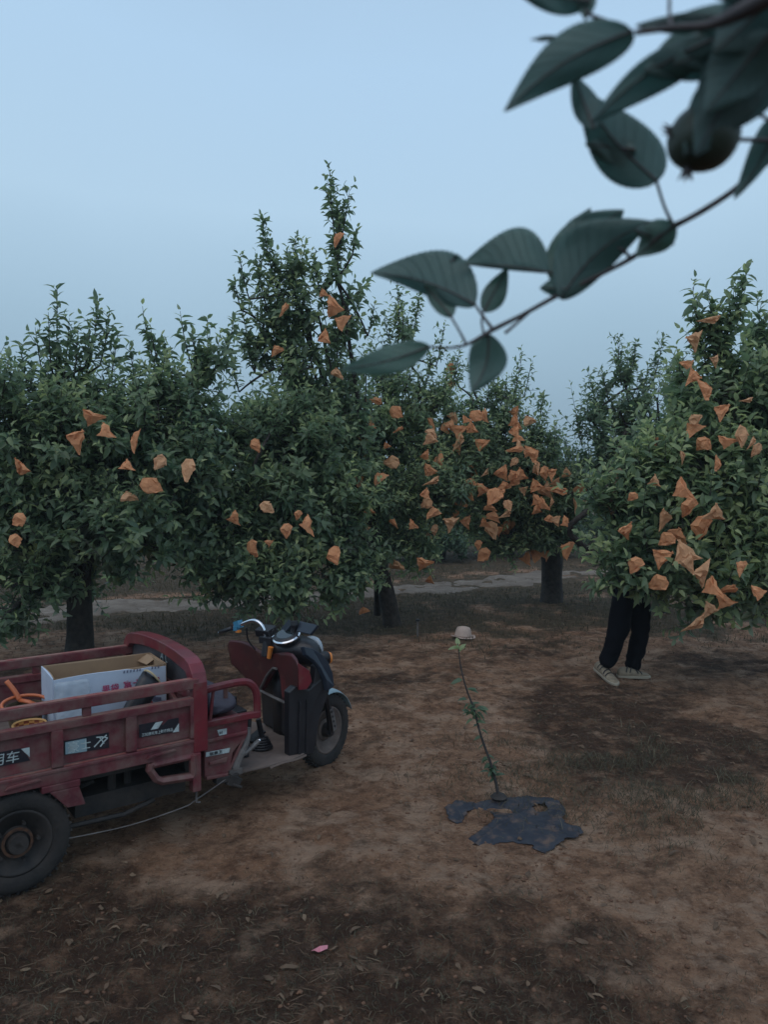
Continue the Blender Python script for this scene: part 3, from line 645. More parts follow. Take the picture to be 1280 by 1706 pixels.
# far trees and bushes beyond the track
far = [(-90,905,16,'bushy far tree at the left edge beyond the track'),(120,900,18,'low far tree behind the thick left trunk'),(300,895,19,'far tree between the left and the tall tree'),(470,890,16.5,'far tree behind the tall tree'),
       (610,880,17,'far tree behind the two thin trunks'),(735,885,16.5,'dark far tree low between trunks beyond the pale track'),(850,880,17.5,'far tree seen through the gap left of the short stout trunk'),(960,835,21,'hazy far tree whose top shows in the gap of sky'),
       (1075,860,17.5,'far tree behind the standing person'),(1220,860,19,'far tree behind the right tree'),(1380,860,18,'far tree outside the right edge'),(905,820,27,'pale farthest tree in the gap of sky'),(1010,815,26,'second pale farthest tree right of the gap of sky')]
for i, (px, py, Y, lab) in enumerate(far):
    c = at(px, py, Y); s = Y / 1280; rs = random.Random(i)
    lobes = [(px + rs.uniform(-50, 50), 800 + rs.uniform(-20, 60), Y + rs.uniform(-.4, .4), 1.0, .9, .75) for _ in range(3)] + \
            [(px + rs.uniform(-90, 90), 893 + rs.uniform(-10, 12), Y - .5, 1.0, .7, .42, 1.5) for _ in range(3)]
    if Y > 25: lobes = [(px + rs.uniform(-40, 40), 790 + rs.uniform(-10, 50), Y, 1.3, 1.0, .9) for _ in range(4)]
    tips = [(px + rs.uniform(-70, 70), 745 + rs.uniform(-12, 18), Y, .7, 2) for _ in range(3)]
    make_tree('far_tree', lab, 'tree', (c[0], c[1]), .1, .6, lobes, tips, 40 + i, .42, .12, False, (), 'trees beyond the farm track', mat_leaf='leaf_far', base_t=.2)
# ---------------------------------------------------------------- red cargo tricycle
HD = math.radians(37)
TO = gnd(28, 1484) - .42 * np.array([math.sin(HD), -math.cos(HD), 0])
def tw(u, v, z):
    return (TO[0] + u * math.cos(HD) + v * math.sin(HD), TO[1] + u * math.sin(HD) - v * math.cos(HD), z)
M['red'] = mat('red_paint', (.175, .022, .032), .5, c2=(.095, .018, .024), nscale=5, c3=(.17, .10, .085), n3=11, f3=(.40, .70), rough2=.7, bump=.0015, bscale=60)
M['red_bright'] = mat('red_plastic', (.20, .020, .030), .36, c2=(.12, .02, .027), nscale=6, c3=(.17, .095, .08), n3=10, f3=(.50, .80))
M['maroon'] = mat('maroon_plastic', (.085, .012, .016), .42, c2=(.05, .012, .014), nscale=7, c3=(.13, .06, .045), n3=11, f3=(.56, .85))
M['dust'] = mat('dusty_edge', (.26, .14, .11), .9, c2=(.25, .05, .05), nscale=14, fac=(.4, .65))
M['black'] = mat('black_plastic', (.009, .009, .012), .42, c2=(.022, .02, .024), nscale=6)
M['navy'] = mat('dark_blue_plastic', (.018, .026, .042), .3, c2=(.028, .036, .05), nscale=5)
M['tyre'] = mat('tyre_rubber', (.014, .013, .013), .9, c2=(.040, .032, .028), nscale=6, bump=.003, bscale=70)
M['iron'] = mat('dirty_iron', (.016, .014, .014), .75, c2=(.045, .035, .03), nscale=9, bump=.003)
M['rust'] = mat('rust', (.13, .06, .03), .85, c2=(.05, .025, .018), nscale=40)
M['chrome'] = mat('chrome', (.72, .74, .78), .16, metal=1.0)
M['alu'] = mat('grey_metal', (.20, .18, .17), .6, metal=.3, c2=(.10, .085, .08), nscale=14)
M['white'] = mat('white_print', (.52, .60, .60), .6, c2=(.38, .42, .42), nscale=60)
M['teal'] = mat('teal_print', (.26, .36, .40), .6)
M['sticker'] = mat('black_sticker', (.012, .011, .018), .5, c2=(.05, .02, .025), nscale=25, fac=(.5, .8))
M['orange'] = mat('orange_lens', (.75, .24, .05), .3)
M['glass'] = mat('lamp_glass', (.32, .36, .40), .1, spec=.8)
M['cushion'] = mat('cushion_cloth', (.030, .028, .045), .7, c2=(.075, .065, .085), nscale=7, bump=.008, bscale=14)
M['mat_floor'] = mat('floor_mat', (.17, .125, .105), .9, c2=(.10, .075, .065), nscale=9, bump=.003, bscale=30)
M['board'] = mat('painted_board', (.045, .045, .055), .55, c2=(.10, .09, .09), nscale=8, c3=(.25, .22, .20), n3=28, f3=(.66, .74))
trike = empty('cargo_tricycle', tuple(TO), HD)
tag(trike, 'dusty dark red cargo tricycle with open bed and chrome handlebar', 'tricycle')
def lv(u, v, z): return (u, -v, z)
def part(mb, name, m, parent=None, **k): return mb.build(name, M[m], parent or trike, **k)
def lbb(mb, u0, v0, z0, u1, v1, z1): return mb.bb((u0, -v0, z0), (u1, -v1, z1))
BXR, BXF = -.80, .775
# bed floor
b = MB(); lbb(b, BXR, -.44, .47, BXF, .44, .49); 
for u in np.arange(-.7, .75, .18): lbb(b, u, -.42, .432, u + .04, .42, .468)
part(b, 'bed_floor', 'mat_floor')
for sgn in (1, -1):
    V0 = .455 * sgn
    def o_(a): return V0 + a * sgn
    b = MB(); lbb(b, BXR, o_(-.012), .50, BXF, o_(0), .665)             # sheet
    lbb(b, BXR, o_(-.02), .655, BXF + .005, o_(.022), .688)              # top rim
    b.prism([lv(BXR, o_(.001), .50), lv(BXR, o_(.022), .492), lv(BXR, o_(.022), .478), lv(BXR, o_(.001), .478)], (BXF - BXR, 0, 0))
    lbb(b, BXR, o_(-.03), .430, BXF, o_(.018), .4785)                    # sill
    for u in (-.79, -.47, -.155, .155, .465, .752): lbb(b, u - (.024 if abs(u) < .75 else .012), o_(.001), .5, u + (.024 if abs(u) < .75 else .02), o_(.0215), .656)
    side = part(b, 'side_panel', 'red', bev=.003)
    b = MB(); lbb(b, BXR, o_(-.018), .6885, BXF, o_(.020), .6905)
    for u0, u1 in ((-.766,-.494),(-.446,-.179),(-.131,.131),(.179,.441),(.489,.738)): lbb(b, u0, o_(.0015), .4955, u1, o_(.018), .4985)
    part(b, 'dusty_ledge', 'dust', side)
    b = MB(); lbb(b, BXR, o_(-.020), .730, BXF + .01, o_(.02), .776)     # upper rail
    for u in (-.55, -.135, .28, ): lbb(b, u - .018, o_(-.012), .690, u + .018, o_(.012), .7315)
    lbb(b, BXR, o_(-.015), .690, BXR + .04, o_(.015), .7315)
    rl = part(b, 'side_rail', 'red', bev=.004)
    b = MB(); lbb(b, BXR, o_(-.016), .7765, BXF, o_(.016), .7785); part(b, 'dusty_ledge', 'dust', rl)
    # hinges, hooks
    b = MB()
    for u in (-.55, .02, .60):
        b = MB(); b.prism([lv(u - .07, o_(.0185), .452), lv(u + .07, o_(.0185), .462), lv(u + .06, o_(.0185), .472), lv(u - .06, o_(.0185), .464)], (0, -.012 * sgn, 0)); part(b, 'hinge', 'red', side, bev=.002)
# tailgate
b = MB(); lbb(b, BXR - .03, -.455, .49, BXR - .012, .455, .69); lbb(b, BXR - .035, -.455, .735, BXR - .005, .455, .775); part(b, 'tailgate', 'red', bev=.004)
# headboard hoop: flat strip round the front of the bed
uh = .79
pts = []
hw = .478
pr = [(hw, .43), (hw, .55), (hw, .68), (hw - .002, .755), (hw - .018, .80), (hw - .055, .838), (hw - .11, .858), (.25, .874), (.12, .882), (0, .885)]
prof = pr + [(-v * 1.07, z) for v, z in pr[-2::-1]]
ti = .045
inner = [(v * (1 - ti / max(abs(v), .2) * min(1, abs(v) / .2)), z - (.055 if z > .85 else .045 * (z > .78))) for v, z in prof]
b = MB(); V = []; n = len(prof)
for (v, z), (vi, zi) in zip(prof, inner):
    V += [lv(uh - .035, v, z), lv(uh + .035, v, z), lv(uh + .035, vi, zi), lv(uh - .035, vi, zi)]
F = []
for i in range(n - 1):
    for k in range(4): F.append((i*4+k, i*4+(k+1) % 4, (i+1)*4+(k+1) % 4, (i+1)*4+k))
F += [(0, 1, 2, 3), ((n-1)*4+3, (n-1)*4+2, (n-1)*4+1, (n-1)*4)]
b.add(V, F); hb = part(b, 'headboard_hoop', 'red_bright', bev=.004)
b = MB(); b.prism([lv(uh - .004, v, z) for v, z in inner[2:-2]], (.008, 0, 0)); part(b, 'back_board', 'board', hb)
b = MB(); lbb(b, uh - .02, -.43, .66, uh - .006, .43, .70); lbb(b, uh - .012, -.43, .49, uh - .005, .43, .66)
for s in (-1, 1): b.box(lv(uh - .03, s * .30, .60), (.02, .25, .03), Matrix.Rotation(s * .35, 3, 'X'))
part(b, 'front_panel', 'red', hb, bev=.003)

def text_mesh(body, size, name, m, parent, origin, xdir, zdir, ext=.0006, shear=0.0, xs=1.0, off=.0015, weight=0.0):
    cu = bpy.data.curves.new(name, 'FONT'); cu.body = body; cu.size = size; cu.extrude = ext; cu.shear = shear; cu.offset = weight
    to = bpy.data.objects.new(name, cu); col.objects.link(to); bpy.context.view_layer.update()
    me = bpy.data.meshes.new_from_object(to.evaluated_get(bpy.context.evaluated_depsgraph_get()))
    bpy.data.objects.remove(to, do_unlink=True); bpy.data.curves.remove(cu)
    X_ = Vector(xdir).normalized(); Z_ = Vector(zdir).normalized(); N_ = X_.cross(Z_); O_ = Vector(origin)
    for v in me.vertices:
        p = v.co; v.co = O_ + X_ * (p.x * xs) + Z_ * p.y + N_ * (p.z + off)
    me.materials.clear(); me.materials.append(M[m])
    return link(name, me, parent)
# stickers on the near side (sheet face is at v=.455)
sv = .4575
def flat_poly(name, pts, m, parent, v=sv, th=.0012):
    b = MB(); b.prism([lv(u, v, z) for u, z in pts], (0, -th, 0)); return b.build(name, M[m], parent)
side_r = [o for o in trike.children if o.name.startswith('side_panel')][0]
s1 = flat_poly('sticker', [(.185, .541), (.372, .533), (.372, .601), (.185, .601)], 'sticker', side_r)
flat_poly('sticker_block', [(.190, .543), (.278, .538), (.278, .548), (.276, .594), (.190, .594)], 'teal', s1, sv + .0013)
text_mesh('豪', .052, 'lettering', 'white', s1, lv(.196, sv + .0026, .549), (1, 0, 0), (0, 0, 1), xs=1.0)
text_mesh('士', .048, 'lettering', 'white', s1, lv(.250, sv + .0026, .552), (1, 0, 0), (0, 0, 1), xs=.95)
lg = MB()
for a, c in (((.308, .550), (.362, .592)), ((.318, .590), (.366, .578)), ((.366, .578), (.334, .546)), ((.332, .585), (.350, .556))):
    lg.tube([lv(a[0], sv + .002, a[1]), lv((a[0]+c[0])/2, sv + .002, (a[1]+c[1])/2 + .003), lv(c[0], sv + .002, c[1])], .0032, 4)
lg.build('emblem', M['white'], s1)
s2 = flat_poly('sticker', [(.505, .550), (.690, .541), (.690, .606), (.640, .606), (.615, .585), (.585, .608), (.505, .608)], 'sticker', side_r)
flat_poly('sticker_block', [(.558, .575), (.592, .575), (.614, .604), (.580, .604)], 'white', s2, sv + .0013)
flat_poly('sticker_block', [(.660, .543), (.690, .5415), (.690, .580)], 'white', s2, sv + .0013)
text_mesh('三轮摩托车上', .0165, 'lettering', 'white', s2, lv(.515, sv + .0026, .554), (1, 0, -.03), (0, 0, 1), xs=.9)
text_mesh('新农精品', .0165, 'lettering', 'white', s2, lv(.602, sv + .0026, .553), (1, 0, -.03), (0, 0, 1), xs=.9)
s3 = flat_poly('sticker', [(-.125, .548), (.052, .548), (.018, .606), (-.125, .606)], 'sticker', side_r)
flat_poly('sticker_block', [(.018, .603), (.050, .603), (.050, .562)], 'white', s3, sv + .0013)
text_mesh('用车', .052, 'lettering', 'white', s3, lv(-.098, sv + .0026, .558), (1, 0, 0), (0, 0, 1), xs=1.05, shear=.1)
# mark on the black board of the hoop
bb_ = [o for o in hb.children if o.name.startswith('back_board')][0]
text_mesh('A', .07, 'lettering', 'white', bb_, lv(uh - .005, -.02, .775), (0, -1, 0), (0, 0, 1), shear=.3)
text_mesh('L', .06, 'lettering', 'white', bb_, lv(uh - .005, .055, .775), (0, -1, 0), (0, 0, 1))
# step bracket loop and wheel bracket under the bed
b = MB(); q = [(.552,.425),(.545,.40),(.575,.35),(.60,.335),(.745,.322),(.752,.335),(.752,.425)]
b.tube([lv(u, .47, z) for u, z in q], .019, 6, flat=1.3); b.tube([lv(.55, .47, .415), lv(.752, .47, .415)], .015, 6); lbb(b, .56, .40, .415, .77, .475, .432)
lbb(b, .745, .44, .25, .785, .487, .43)
part(b, 'side_step', 'red', bev=.002)
b = MB()
lbb(b, .09, .40, .40, .245, .475, .4295); b.prism([lv(.12, .40, .40), lv(.24, .40, .40), lv(.265, .40, .315), lv(.19, .40, .318), lv(.155, .40, .36)], (0, -.075, 0))
part(b, 'mudguard_bracket', 'red', bev=.004)
b = MB(); b.prism([lv(-.30, .43, .43), lv(-.22, .43, .43), lv(-.24, .43, .31), lv(-.28, .43, .31)], (0, -.03, 0)); part(b, 'mudguard_bracket', 'red', bev=.004)
# chassis
b = MB()
for s in (.22, -.22): lbb(b, -.75, s - .02, .36, 1.0, s + .02, .42)
lbb(b, .25, .10, .215, .76, .36, .30); lbb(b, .30, -.3, .26, .7, .1, .40)
lbb(b, -.75, .38, .395, .76, .42, .4295); lbb(b, -.75, -.42, .395, .76, -.38, .4295)
b.tube([lv(0, -.40, .21), lv(0, .40, .21)], .035, 10); b.lathe([(.05, -.08), (.10, -.04), (.10, .04), (.05, .08)], (0, 0, .21), 'Y', 16)
for s in (.26, -.26):
    for k in range(4): b.tube([lv(-.36 + k*.05, s, .33 - k*.008), lv(-.15, s, .285 - k*.010), lv(0, s, .262 - k*.010), lv(.15, s, .285 - k*.010), lv(.36 - k*.05, s, .33 - k*.008)], .011, 4, flat=2.2)
for u, s in ((.42, .33), (.5, .30)): b.tube([lv(u, s, .42), lv(u, s, .27)], .02, 6)
b.tube([lv(.18, .40, .205), lv(.45, .41, .20), lv(.6, .37, .215)], .012, 6)
part(b, 'chassis', 'iron', bev=.002)
b = MB(); b.tube(smooth_path([lv(.195, .455, .178), lv(.45, .475, .172), lv(.70, .475, .188), lv(.765, .455, .197), lv(.90, .43, .235), lv(1.0, .41, .268)], 4), .0028, 5)
part(b, 'hanging_wire', 'alu')
b = MB(); b.tube([lv(.775, .455, .26), lv(.772, .458, .188), lv(.79, .458, .184)], .006, 6); part(b, 'wire_hook', 'alu')
# wheels
def wheel(u, v, rad, wid, steer=0.0, ring=True):
    t = empty('wheel', (0, 0, 0)); t.parent = trike; t.location = lv(u, v, rad + .002); t.rotation_euler = (0, 0, steer)
    bead = rad * .64; h = wid / 2
    pr = [(bead, -h*.75), (rad*.74, -h*.98), (rad*.88, -h), (rad*.955, -h*.86), (rad*.985, -h*.6), (rad, -h*.25), (rad, h*.25), (rad*.985, h*.6), (rad*.955, h*.86), (rad*.88, h), (rad*.74, h*.98), (bead, h*.75)]
    b = MB(); b.lathe(pr, axis='Y', n=48, close=True)
    ty = b.build('tyre', M['tyre'], t, sm=True)
    b = MB()
    for k in range(40):
        w = 2 * math.pi * k / 40
        for s in (-1, 1):
            R_ = Matrix.Rotation(-w - s * .03, 3, 'Y')
            b.box(R_ @ Vector((rad * .985, s * h * .45, 0)), (.012, h * .62, .010), R_ @ Matrix.Rotation(s * .35, 3, 'X'))
    b.build('tread', M['tyre'], ty)
    b = MB(); b.lathe([(bead*1.01, -h*.78), (bead*1.0, -h*.3), (bead*.86, -h*.1), (bead*.86, h*.1), (bead*1.0, h*.3), (bead*1.01, h*.78), (bead*.93, h*.80), (bead*.80, h*.05), (bead*.45, 0), (bead*.44, -h*.1), (bead*.80, -h*.15), (bead*.93, -h*.8)], axis='Y', n=40, close=True)
    b.lathe([(bead*.46, -h*.2), (bead*.46, h*.1)], axis='Y', n=30)
    b.build('rim', M['iron' if ring else 'mat_floor'], t, sm=True)
    b = MB(); b.lathe([(rad*.18, -h*1.0), (rad*.18, h*.2), (rad*.15, h*.55), (rad*.07, h*.6), (rad*.07, -h*1.0)], axis='Y', n=24)
    b.lathe([(rad*.18, -h*1.15), (rad*.20, -h*.1), (rad*.20, h*.1), (rad*.18, h*1.0), (rad*.05, h*1.0), (rad*.05,-h*1.15)], axis='Y', n=24)
    hb_ = b.build('hub', M['iron'], t, sm=False)
    if ring:
        s = -1 if v > 0 else 1
        prr = [(rad*.235, s*h*.62), (rad*.285, s*h*.66), (rad*.29, s*h*.5), (rad*.235, s*h*.48)]
        b = MB(); b.lathe(prr, axis='Y', n=32, close=True)
        b.build('rust_ring', M['rust'], hb_)
        b = MB()
        for k in range(5):
            w = 2 * math.pi * k / 5; b.lathe([(.008, s*h*.3), (.008, s*h*.75)], (math.cos(w)*rad*.38, 0, math.sin(w)*rad*.38), 'Y', 6)
        b.build('wheel_nut', M['iron'], hb_)
    return t
wheel(0, .42, .211, .095); wheel(0, -.42, .211, .095)
ST = math.radians(22)
wheel(1.775, 0, .215, .085, ST, ring=False)
# seat box
SB = .40
for s in (1, -1):
    b = MB()
    b.prism([lv(.84, s*SB, .26), lv(.965, s*SB, .252), lv(.99, s*SB, .36), lv(1.065, s*SB, .44), lv(1.075, s*SB, .515), lv(.84, s*SB, .525)], (0, s*.02, 0))
    b.prism([lv(.842, s*(SB+.003), .44), lv(1.06, s*(SB+.003), .445), lv(1.06, s*(SB+.003), .462), lv(.842, s*(SB+.003), .458)], (0, -s*.014, 0))
    b.prism([lv(.86, s*(SB+.003), .33), lv(.95, s*(SB+.003), .326), lv(.955, s*(SB+.003), .352), lv(.86, s*(SB+.003), .345)], (0, -s*.012, 0))
    b.prism([lv(.842, s*(SB+.003), .262), lv(.955, s*(SB+.003), .256), lv(.957, s*(SB+.003), .272), lv(.842, s*(SB+.003), .28)], (0, -s*.016, 0))
    sp_ = part(b, 'seat_box_side', 'red', bev=.004)
    if s == 1:
        flat_poly('sticker', [(.845, .372), (.965, .368), (.972, .390), (.845, .394)], 'white', sp_, SB + .004)
        flat_poly('sticker', [(.915, .462), (.955, .461), (.955, .490), (.905, .491)], 'white', sp_, SB + .004)
        text_mesh('载重王', .018, 'lettering', 'sticker', sp_, lv(.862, SB + .0055, .375), (1, 0, 0), (0, 0, 1), xs=1.3)
        text_mesh('60', .018, 'lettering', 'sticker', sp_, lv(.915, SB + .0055, .470), (1, 0, 0), (0, 0, 1))
b = MB(); lbb(b, .845, -SB + .001, .26, .86, SB - .001, .52); b.prism([lv(.95, -SB+.001, .255), lv(.965, -SB+.001, .255), lv(1.07, -SB+.001, .44), lv(1.07, -SB+.001, .515), lv(1.055, -SB+.001, .515), lv(1.055, -SB+.001, .445)], (0, -(2*SB-.002), 0))
lbb(b, .861, -SB+.001, .505, 1.055, SB-.001, .52); part(b, 'seat_box', 'red')
b = MB(); lbb(b, .78, -.30, .27, .844, .30, .45); part(b, 'under_box', 'iron', bev=.004)
# armrest hoops
for s in (1, -1):
    b = MB(); v = s * .415
    pth = [lv(.835, v, .70), lv(.95, v, .708), lv(1.03, v, .708), lv(1.075, v, .695), lv(1.105, v, .66), lv(1.115, v, .61), lv(1.115, v, .515)]
    b.tube(smooth_path(pth, 4), .020, 8, flat=.75)
    lbb(b, .84, v - .016, .520, 1.13, v + .016, .550)
    b.tube([lv(.865, v*.985, .535), lv(.885, v*.985, .695)], .009, 6)
    part(b, 'armrest', 'red_bright', bev=.003)
b = MB(); b.tube([lv(.83, .38, .655), lv(.835, -.38, .655)], .016, 8); b.tube([lv(1.0, .30, .66), lv(1.0, .30, .60)], .012, 6); part(b, 'seat_frame', 'red')
# cushion
def pillow(mb, c, d, n=10, p=3.2, lump=.006, seed=0):
    rng = np.random.default_rng(seed); V = []; F = []
    for i in range(n + 1):
        ph = -math.pi/2 + math.pi * i / n
        for k in range(2 * n):
            th = 2 * math.pi * k / (2 * n)
            v3 = np.array([math.cos(ph) * math.cos(th), math.cos(ph) * math.sin(th), math.sin(ph)])
            r = (abs(v3[0])**p + abs(v3[1])**p + abs(v3[2])**p) ** (-1/p)
            V.append(tuple(np.array(c) + v3 * r * np.array(d) / 2 + rng.normal(0, lump, 3)))
    m = 2 * n
    for i in range(n):
        for k in range(m): F.append((i*m+k, i*m+(k+1) % m, (i+1)*m+(k+1) % m, (i+1)*m+k))
    return mb.add(V, F)
b = MB(); pillow(b, lv(.965, 0, .578), (.24, .74, .10), 12, seed=1); pillow(b, lv(.885, 0, .635), (.09, .70, .15), 12, seed=2)
part(b, 'seat_cushion', 'cushion', sm=True, sub=1)
# floor plate, lever, pedals
b = MB()
b.prism([lv(1.0, .40, .246), lv(1.20, .405, .244), lv(1.33, .395, .24), lv(1.42, .36, .238), lv(1.50, .22, .236), lv(1.50, -.22, .236), lv(1.42, -.36, .238), lv(.95, -.40, .246), lv(.95, .30, .246)], (0, 0, .014))
fp = part(b, 'floor_plate', 'mat_floor', bev=.003)
b = MB(); b.tube(smooth_path([lv(1.19, .408, .240), lv(1.26, .412, .252), lv(1.34, .400, .246), lv(1.43, .362, .24)], 4), .006, 5); part(b, 'torn_edge', 'mat_floor', fp)
b = MB(); b.tube(smooth_path([lv(1.005, .385, .27), lv(1.03, .385, .33), lv(1.07, .38, .385), lv(1.085, .37, .46)], 4), [.022]*6 + [.018]*7, 8); b.tube([lv(1.03, .385, .325), lv(1.09, .375, .345), lv(1.15, .365, .378)], .012, 7)
b.box(lv(1.0, .385, .262), (.07, .05, .03)); lvr = part(b, 'hand_brake', 'alu')
b = MB(); b.lathe([(.006, -.006), (.010, 0), (.006, .006)], lv(1.153, .364, .38), 'Z', 10); part(b, 'lever_tip', 'chrome', lvr)
b = MB()
for k in range(5): b.lathe([(.055 - k*.006, .262 + k*.012), (.060 - k*.006, .268 + k*.012), (.050 - k*.006, .274 + k*.012)], lv(1.27, .17, 0), 'Z', 18)
b.tube([lv(1.27, .17, .32), lv(1.25, .17, .42)], .014, 8); b.box(lv(1.30, .05, .29), (.09, .07, .012), Matrix.Rotation(-.5, 3, 'Y'))
part(b, 'pedal_bellows', 'black')
b = MB(); b.tube([lv(1.14, .24, .26), lv(1.17, .22, .47)], .016, 8); b.tube([lv(1.20, -.05, .26), lv(1.20, -.05, .50)], .03, 8)
lbb(b, 1.10, -.20, .262, 1.22, .10, .46); part(b, 'engine_tunnel', 'black', bev=.004)
b = MB(); b.box(lv(.985, .405, .225), (.07, .05, .05), Matrix.Rotation(.5, 3, 'Y')); b.box(lv(.95, .40, .245), (.12, .05, .03)); b.tube([lv(.97, .43, .215), lv(1.02, .43, .19)], .009, 6); part(b, 'foot_bracket', 'iron', bev=.003)
# red leg shield, curved: two shoulders with a dip between them
def shield_pt(v, z, back=0.0):
    u = 1.425 - .30 * v * v - .05 * (z - .6) + back
    return lv(u, v, z)
def sheet(mb, outline_fn, rows, cols, th=.012):
    """outline_fn(s,t)->(v,z); s along z 0..1, t across 0..1"""
    V = []; F = []
    for bk in (0, th):
        for i in range(rows + 1):
            for k in range(cols + 1):
                v, z = outline_fn(i / rows, k / cols); V.append(shield_pt(v, z, bk))
    m = (rows + 1) * (cols + 1); c1 = cols + 1
    for i in range(rows):
        for k in range(cols):
            q = (i*c1+k, i*c1+k+1, (i+1)*c1+k+1, (i+1)*c1+k); F.append(q); F.append(tuple(m + w for w in q)[::-1])
    for k in range(cols): F += [(k, k+1, m+k+1, m+k), (rows*c1+k, m+rows*c1+k, m+rows*c1+k+1, rows*c1+k+1)]
    for i in range(rows): F += [(i*c1, m+i*c1, m+(i+1)*c1, (i+1)*c1), (i*c1+cols, (i+1)*c1+cols, m+(i+1)*c1+cols, m+i*c1+cols)]
    return mb.add(V, F)
def top_edge(t):
    v = -.44 + .82 * t
    P_ = [(-.44, .70), (-.42, .732), (-.38, .738), (-.30, .745), (-.21, .735), (-.14, .716), (-.08, .708), (.02, .722), (.12, .748), (.20, .765), (.28, .772), (.34, .755), (.38, .715)]
    return v, float(np.interp(v, [p[0] for p in P_], [p[1] for p in P_]))
def upper(s, t):
    v, zt = top_edge(t); zb = float(np.interp(v, [-.44, -.2, -.133, .06, .085, .11, .12, .20, .30, .38], [.59, .475, .465, .645, .648, .60, .49, .485, .53, .60]))
    vv = v * (1 - .06 * (1 - s)) ; return vv, zb + (zt - zb) * s
b = MB(); sheet(b, upper, 14, 60); shd = part(b, 'leg_shield', 'maroon', sm=True)
def lowr(s, t):
    v = .13 + .20 * t; return v, .262 + (.50 - .262) * s
b = MB(); sheet(b, lowr, 4, 6); part(b, 'lower_shield', 'maroon', shd, sm=False)
b = MB(); b.prism([lv(1.375, .382, .745), lv(1.435, .395, .70), lv(1.452, .392, .64), lv(1.425, .385, .60), lv(1.385, .375, .60)], (0, .012, 0)); part(b, 'shield_flange', 'red_bright', shd, bev=.003)
b = MB(); sheet(b, lambda s, t: (.115 + .09 * t * (1 - .45 * s), .50 + .125 * s), 4, 4); part(b, 'bright_strip', 'red_bright', shd)
b = MB(); b.tube([shield_pt(-.135, .474, -.012), shield_pt(-.04, .585, -.012), shield_pt(.045, .648, -.012), shield_pt(.085, .652, -.012)], .008, 6)
b.tube([shield_pt(-.17, .488, -.012), shield_pt(0, .478, -.012), shield_pt(.13, .482, -.014), shield_pt(.22, .486, -.014)], .009, 6)
part(b, 'trim_frame', 'alu', shd)
# dark inner body behind the shield
b = MB(); b.prism([lv(1.47, -.20, .26), lv(1.47, .33, .26), lv(1.47, .34, .60), lv(1.47, .22, .68), lv(1.47, -.05, .68), lv(1.47, -.24, .60)], (.05, 0, 0)); part(b, 'inner_body', 'black', bev=.01)
b = MB(); b.prism([lv(1.455, .13, .262), lv(1.455, .32, .262), lv(1.455, .33, .55), lv(1.455, .15, .56)], (.012, 0, 0)); part(b, 'inner_panel', 'maroon', bev=.004)
# black inner column and fairing at the right
b = MB()
b.tube([lv(1.53, -.02, .24), lv(1.52, -.02, .66)], [.07, .065], 10, flat=1.6)
part(b, 'steering_column', 'black', sm=True)
b = MB()
b.prism([lv(1.335, .350, .237), lv(1.485, .355, .237), lv(1.52, .355, .41), lv(1.582, .36, .56), lv(1.575, .36, .655), lv(1.545, .355, .73), lv(1.50, .35, .70), lv(1.485, .35, .61), lv(1.46, .35, .585), lv(1.375, .35, .615), lv(1.335, .35, .59)], (0, .055, 0))
for u in (1.385, 1.43): b.prism([lv(u, .362, .25), lv(u + .016, .362, .25), lv(u + .02, .362, .52), lv(u + .008, .362, .54)], (0, .013, 0))
part(b, 'side_fairing', 'black', bev=.006)
b = MB()
def loft(mb, secs, n=16):
    V = []; F = []
    for c, ry, rz in secs:
        for k in range(n):
            w = 2*math.pi*k/n; cy, sz = math.cos(w), math.sin(w)
            V.append((c[0], c[1] + math.copysign(abs(cy)**.75, cy)*ry, c[2] + math.copysign(abs(sz)**.75, sz)*rz))
    for i in range(len(secs)-1):
        for k in range(n): F.append((i*n+k, i*n+(k+1) % n, (i+1)*n+(k+1) % n, (i+1)*n+k))
    F += [tuple(range(n))[::-1], tuple((len(secs)-1)*n+k for k in range(n))]
    return mb.add(V, F)
loft(b, [(lv(1.42, .06, .755), .08, .03), (lv(1.47, .09, .762), .12, .05), (lv(1.52, .12, .752), .15, .075), (lv(1.57, .13, .738), .15, .085), (lv(1.61, .13, .725), .11, .07)])
nac = part(b, 'front_nacelle', 'black', sm=True)
b = MB(); loft(b, [(lv(1.605, .125, .745), .078, .068), (lv(1.63, .13, .743), .084, .074), (lv(1.643, .133, .740), .07, .062), (lv(1.652, .135, .738), .03, .03)]); part(b, 'headlight', 'glass', nac, sm=True)
b = MB(); loft(b, [(lv(1.555, .235, .722), .02, .018), (lv(1.595, .25, .72), .034, .03), (lv(1.628, .262, .718), .038, .036)]); part(b, 'turn_signal', 'black', nac, sm=True)
b = MB(); loft(b, [(lv(1.629, .262, .718), .037, .035), (lv(1.643, .266, .718), .032, .03), (lv(1.65, .268, .718), .012, .012)]); part(b, 'signal_lens', 'orange', nac, sm=True)
b = MB(); b.prism([lv(1.42, .32, .815), lv(1.47, .33, .80), lv(1.52, .345, .765), lv(1.555, .355, .715), lv(1.577, .362, .655), lv(1.585, .364, .585), lv(1.545, .363, .565), lv(1.53, .362, .63), lv(1.505, .352, .69), lv(1.47, .342, .735), lv(1.43, .33, .77)], (.012, -.022, .004)); part(b, 'fairing_blade', 'navy', nac, bev=.004)
